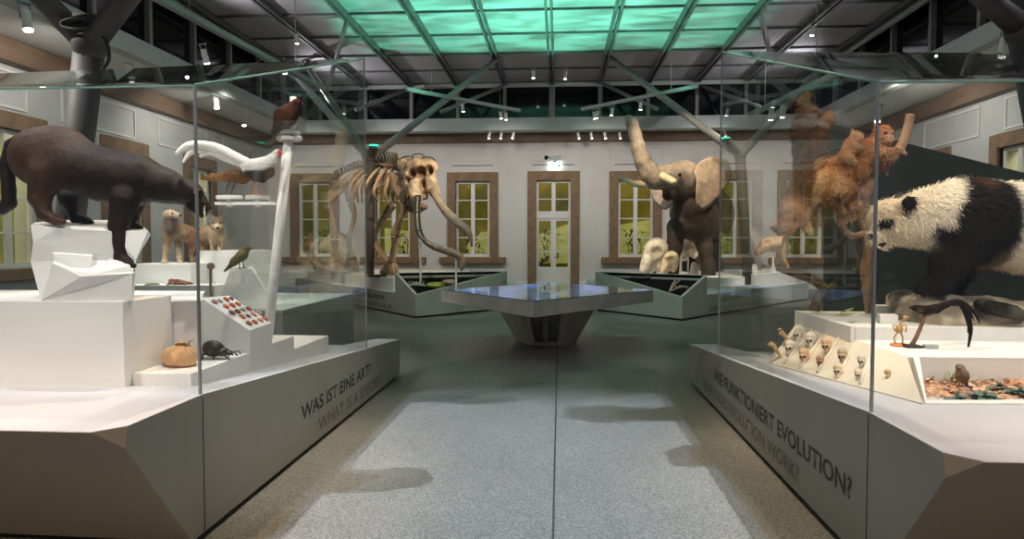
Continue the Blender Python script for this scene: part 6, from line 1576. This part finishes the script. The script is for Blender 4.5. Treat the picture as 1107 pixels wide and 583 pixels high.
# elephant and skeleton
lamp('SPOT', 'hall_spot', (1.4, 14.2, 6.2), 1500, WARM, (3.0, 16.9, 3.7), .05, 42, .5)
lamp('SPOT', 'hall_spot', (5.6, 15.2, 6.2), 700, WARM, (3.9, 17.4, 3.4), .05, 30, .6)
lamp('SPOT', 'hall_spot', (.2, 11.6, 5.9), 1600, WARM, (-3.4, 15.9, 2.6), .06, 32, .6)
lamp('SPOT', 'hall_spot', (-6.4, 12.6, 5.6), 900, WARM, (-5.0, 17.0, 2.0), .06, 40, .6)
lamp('SPOT', 'hall_spot', (.8, 13.2, 6.1), 1300, WARM, (2.25, 16.3, 1.1), .05, 15, .6)  # key spot added to lift the skulls out of the green bounce
lamp('SPOT', 'hall_spot', (2.4, 20.8, 5.2), 500, WARM, (3.2, 18.8, 1.2), .06, 40, .6)
lamp('SPOT', 'hall_spot', (6.8, 14.0, 5.4), 1200, NEU, (5.4, 18.0, 1.2), .06, 40, .6)
lamp('SPOT', 'hall_spot', (-2.6, 11.6, 5.9), 320, NEU, (-2.6, 14.4, .6), .06, 30, .6)
lamp('SPOT', 'hall_spot', (1.8, 11.4, 5.9), 320, COOL, (2.4, 14.0, .6), .06, 30, .6)
# wall washers under the rear beam
for x in (-8, -5, -1.6, 1.2, 4.5, 7.6):
    lamp('SPOT', 'wall_washer', (x, 19.2, 5.0), 205, (1, .93, .86), (x, 23, 2.2), .15, 95, .8)
for y in (6, 11, 16):
    lamp('SPOT', 'wall_washer', (-7.7, y, 4.9), 190, NEU, (-10, y + 1, 3.4), .15, 120, .8)
    lamp('SPOT', 'wall_washer', (7.2, y, 4.9), 170, NEU, (9.6, y + 1, 3.6), .15, 120, .8)
# unseen fill spots added near the ring beam to brighten the ceiling
for x, y in ((-7.4, 6), (-7.4, 13), (-7.4, 19), (6.9, 6), (6.9, 13), (6.9, 19)):
    lamp('SPOT', 'ceiling_fill', (x, y, 5.55), 240, (1, .96, 1.0), (x * .2, y, 6.9), .02, 150, .9)
# warm spill along the aisle
lamp('SPOT', 'warm_fill', (-.9, 7.0, 6.2), 110, (1, .64, .30), (-1.5, 4.6, 0), .1, 56, .8)
lamp('SPOT', 'warm_fill', (.6, 7.0, 6.2), 110, (1, .64, .30), (1.2, 4.6, 0), .1, 56, .8)
lamp('SPOT', 'warm_fill', (-1.0, 9.4, 6.3), 110, WARM, (-2.6, 13.2, 0), .1, 44, .7)
lamp('SPOT', 'warm_fill', (.8, 9.4, 6.3), 110, WARM, (2.1, 12.9, 0), .1, 44, .7)

lamp('SPOT', 'warm_fill', (-3.4, -1.6, 5.6), 1300, (1, .62, .30), (-3.0, .9, 0), .1, 52, .5)  # added behind the camera; its warm floor bounce tints the case undercut
lamp('SPOT', 'warm_fill', (3.2, -1.6, 5.6), 1300, (1, .62, .30), (2.8, .8, 0), .1, 52, .5)  # same added warm fill for the right case front
lamp('SPOT', 'hall_spot', (-3.0, 6.9, 6.2), 900, NEU, (-3.6, 7.9, .8), .06, 40, .7)  # spot added to brighten the white rock stand in the wolf case
# projector on the floor: a lit rectangle broken by drifting dark shapes
def gobo(name, loc, power, col, blobs, rect, soft, warp, spot=70, up=False, fog=0):
    o = lamp('SPOT', name, loc, power, col, None, .0, spot, .05)
    if up: o.rotation_euler = (PI, 0, 0)
    d = o.data; d.use_nodes = True; nt = d.node_tree; L = nt.links.new
    em = nt.nodes['Emission']
    tc = nod(nt, 'ShaderNodeTexCoord'); sp = nod(nt, 'ShaderNodeSeparateXYZ'); L(tc.outputs['Normal'], sp.inputs[0])
    h = abs(loc[2] - (CZ if up else 0))
    def M(op, a, b=None, c=None):
        n = nod(nt, 'ShaderNodeMath', operation=op)
        for i, v in enumerate((a, b, c)):
            if v is None: continue
            if isinstance(v, (int, float)): n.inputs[i].default_value = v
            else: L(v, n.inputs[i])
        return n.outputs[0]
    az = M('ABSOLUTE', sp.outputs[2]); fx = M('MULTIPLY', M('DIVIDE', sp.outputs[0], az), h); fy = M('MULTIPLY', M('DIVIDE', sp.outputs[1], az), h)
    if up: fy = M('MULTIPLY', fy, -1.0)
    cb_ = nod(nt, 'ShaderNodeCombineXYZ'); L(fx, cb_.inputs[0]); L(fy, cb_.inputs[1])
    nz = nod(nt, 'ShaderNodeTexNoise'); nz.inputs['Scale'].default_value = 2.6 if not up else 1.1; nz.inputs['Detail'].default_value = 4; L(cb_.outputs[0], nz.inputs['Vector'])
    sc3 = nod(nt, 'ShaderNodeSeparateColor'); L(nz.outputs['Color'], sc3.inputs[0])
    wx = M('ADD', fx, M('MULTIPLY', M('SUBTRACT', sc3.outputs[0], .5), warp)); wy = M('ADD', fy, M('MULTIPLY', M('SUBTRACT', sc3.outputs[1], .5), warp))
    def ss(v, a, b):
        n = nod(nt, 'ShaderNodeMapRange', interpolation_type='SMOOTHSTEP'); L(v, n.inputs[0]); n.inputs[1].default_value = a; n.inputs[2].default_value = b; return n.outputs[0]
    x0, x1, y0, y1, sy1 = rect
    lx, ly = loc[0], loc[1]
    ux, uy = (fx, fy) if not up else (wx, wy)
    m = M('MULTIPLY', ss(ux, x0 - lx - soft, x0 - lx + soft), M('SUBTRACT', 1, ss(ux, x1 - lx - soft, x1 - lx + soft)))
    m = M('MULTIPLY', m, M('MULTIPLY', ss(uy, y0 - ly - soft, y0 - ly + soft), M('SUBTRACT', 1, ss(wy, y1 - ly - sy1, y1 - ly + sy1))))
    for cx, cy, rx, ry, sf in blobs:
        dx = M('DIVIDE', M('SUBTRACT', wx, cx - lx), rx); dy = M('DIVIDE', M('SUBTRACT', wy, cy - ly), ry)
        r = M('ADD', M('POWER', M('ABSOLUTE', dx), 3), M('POWER', M('ABSOLUTE', dy), 3)); m = M('MULTIPLY', m, ss(r, 1 - sf, 1 + sf))
    if fog:
        n2 = nod(nt, 'ShaderNodeTexNoise'); n2.inputs['Scale'].default_value = 1.5; n2.inputs['Detail'].default_value = 6; n2.inputs['Distortion'].default_value = .6
        mp = nod(nt, 'ShaderNodeMapping'); mp.inputs['Scale'].default_value = (.6, 1.6, 1); L(cb_.outputs[0], mp.inputs[0]); L(mp.outputs[0], n2.inputs['Vector'])
        g = ss(n2.outputs['Fac'], .22, .75); m = M('MULTIPLY', m, M('ADD', M('MULTIPLY', g, fog), 1 - fog * .75))
    L(m, em.inputs['Strength'])
    return o
PZ = 6.3
gobo('floor_projector', (-.25, 4.8, PZ), 1650, (.80, .88, 1.0), [(-1.42, 4.22, .62, .24, .12), (1.10, 4.86, .36, .24, .12), (.75, 6.05, .75, .30, .5), (-1.3, 6.5, .9, .18, .6)], (-1.40, .98, 1.0, 6.6, .5), .012, .42)
gobo('floor_projector', (-.25, 4.8, PZ), 800, (.50, .68, 1.0), [(-1.48, 4.20, .28, .20, .12), (1.10, 4.86, .18, .2, .12), (.95, 6.05, .5, .25, .5)], (-1.47, 1.06, 1.0, 6.8, .4), .012, .42)
# aurora projector lighting the ceiling
gobo('aurora_projector', (-.3, 14.6, 2.2), 2900, (.20, .95, .60), [], (-5.2, 4.5, 5.0, 18.1, .35), .45, .8, 150, True, .95)

# ------------------------------------------------------------------ camera and output look
cam = bpy.data.cameras.new('camera'); co = bpy.data.objects.new('camera', cam); COL.objects.link(co)
cam.sensor_width = 36; cam.sensor_fit = 'HORIZONTAL'; cam.lens = FPX / 1107 * 36; cam.clip_start = .05; cam.clip_end = 200
co.matrix_world = Matrix(((RGT.x, UPV.x, -FWD.x, CAM.x), (RGT.y, UPV.y, -FWD.y, CAM.y), (RGT.z, UPV.z, -FWD.z, CAM.z), (0, 0, 0, 1)))
SC.camera = co
SC.view_settings.view_transform = 'Standard'
try: SC.view_settings.look = 'None'
except TypeError: pass
SC.view_settings.exposure = 0.0; SC.view_settings.gamma = 1.0; SC.view_settings.use_curve_mapping = False
SC.cycles.max_bounces = 8; SC.cycles.transparent_max_bounces = 40; SC.cycles.diffuse_bounces = 4; SC.cycles.glossy_bounces = 4
SC.cycles.sample_clamp_indirect = 4.0; SC.cycles.sample_clamp_direct = 0
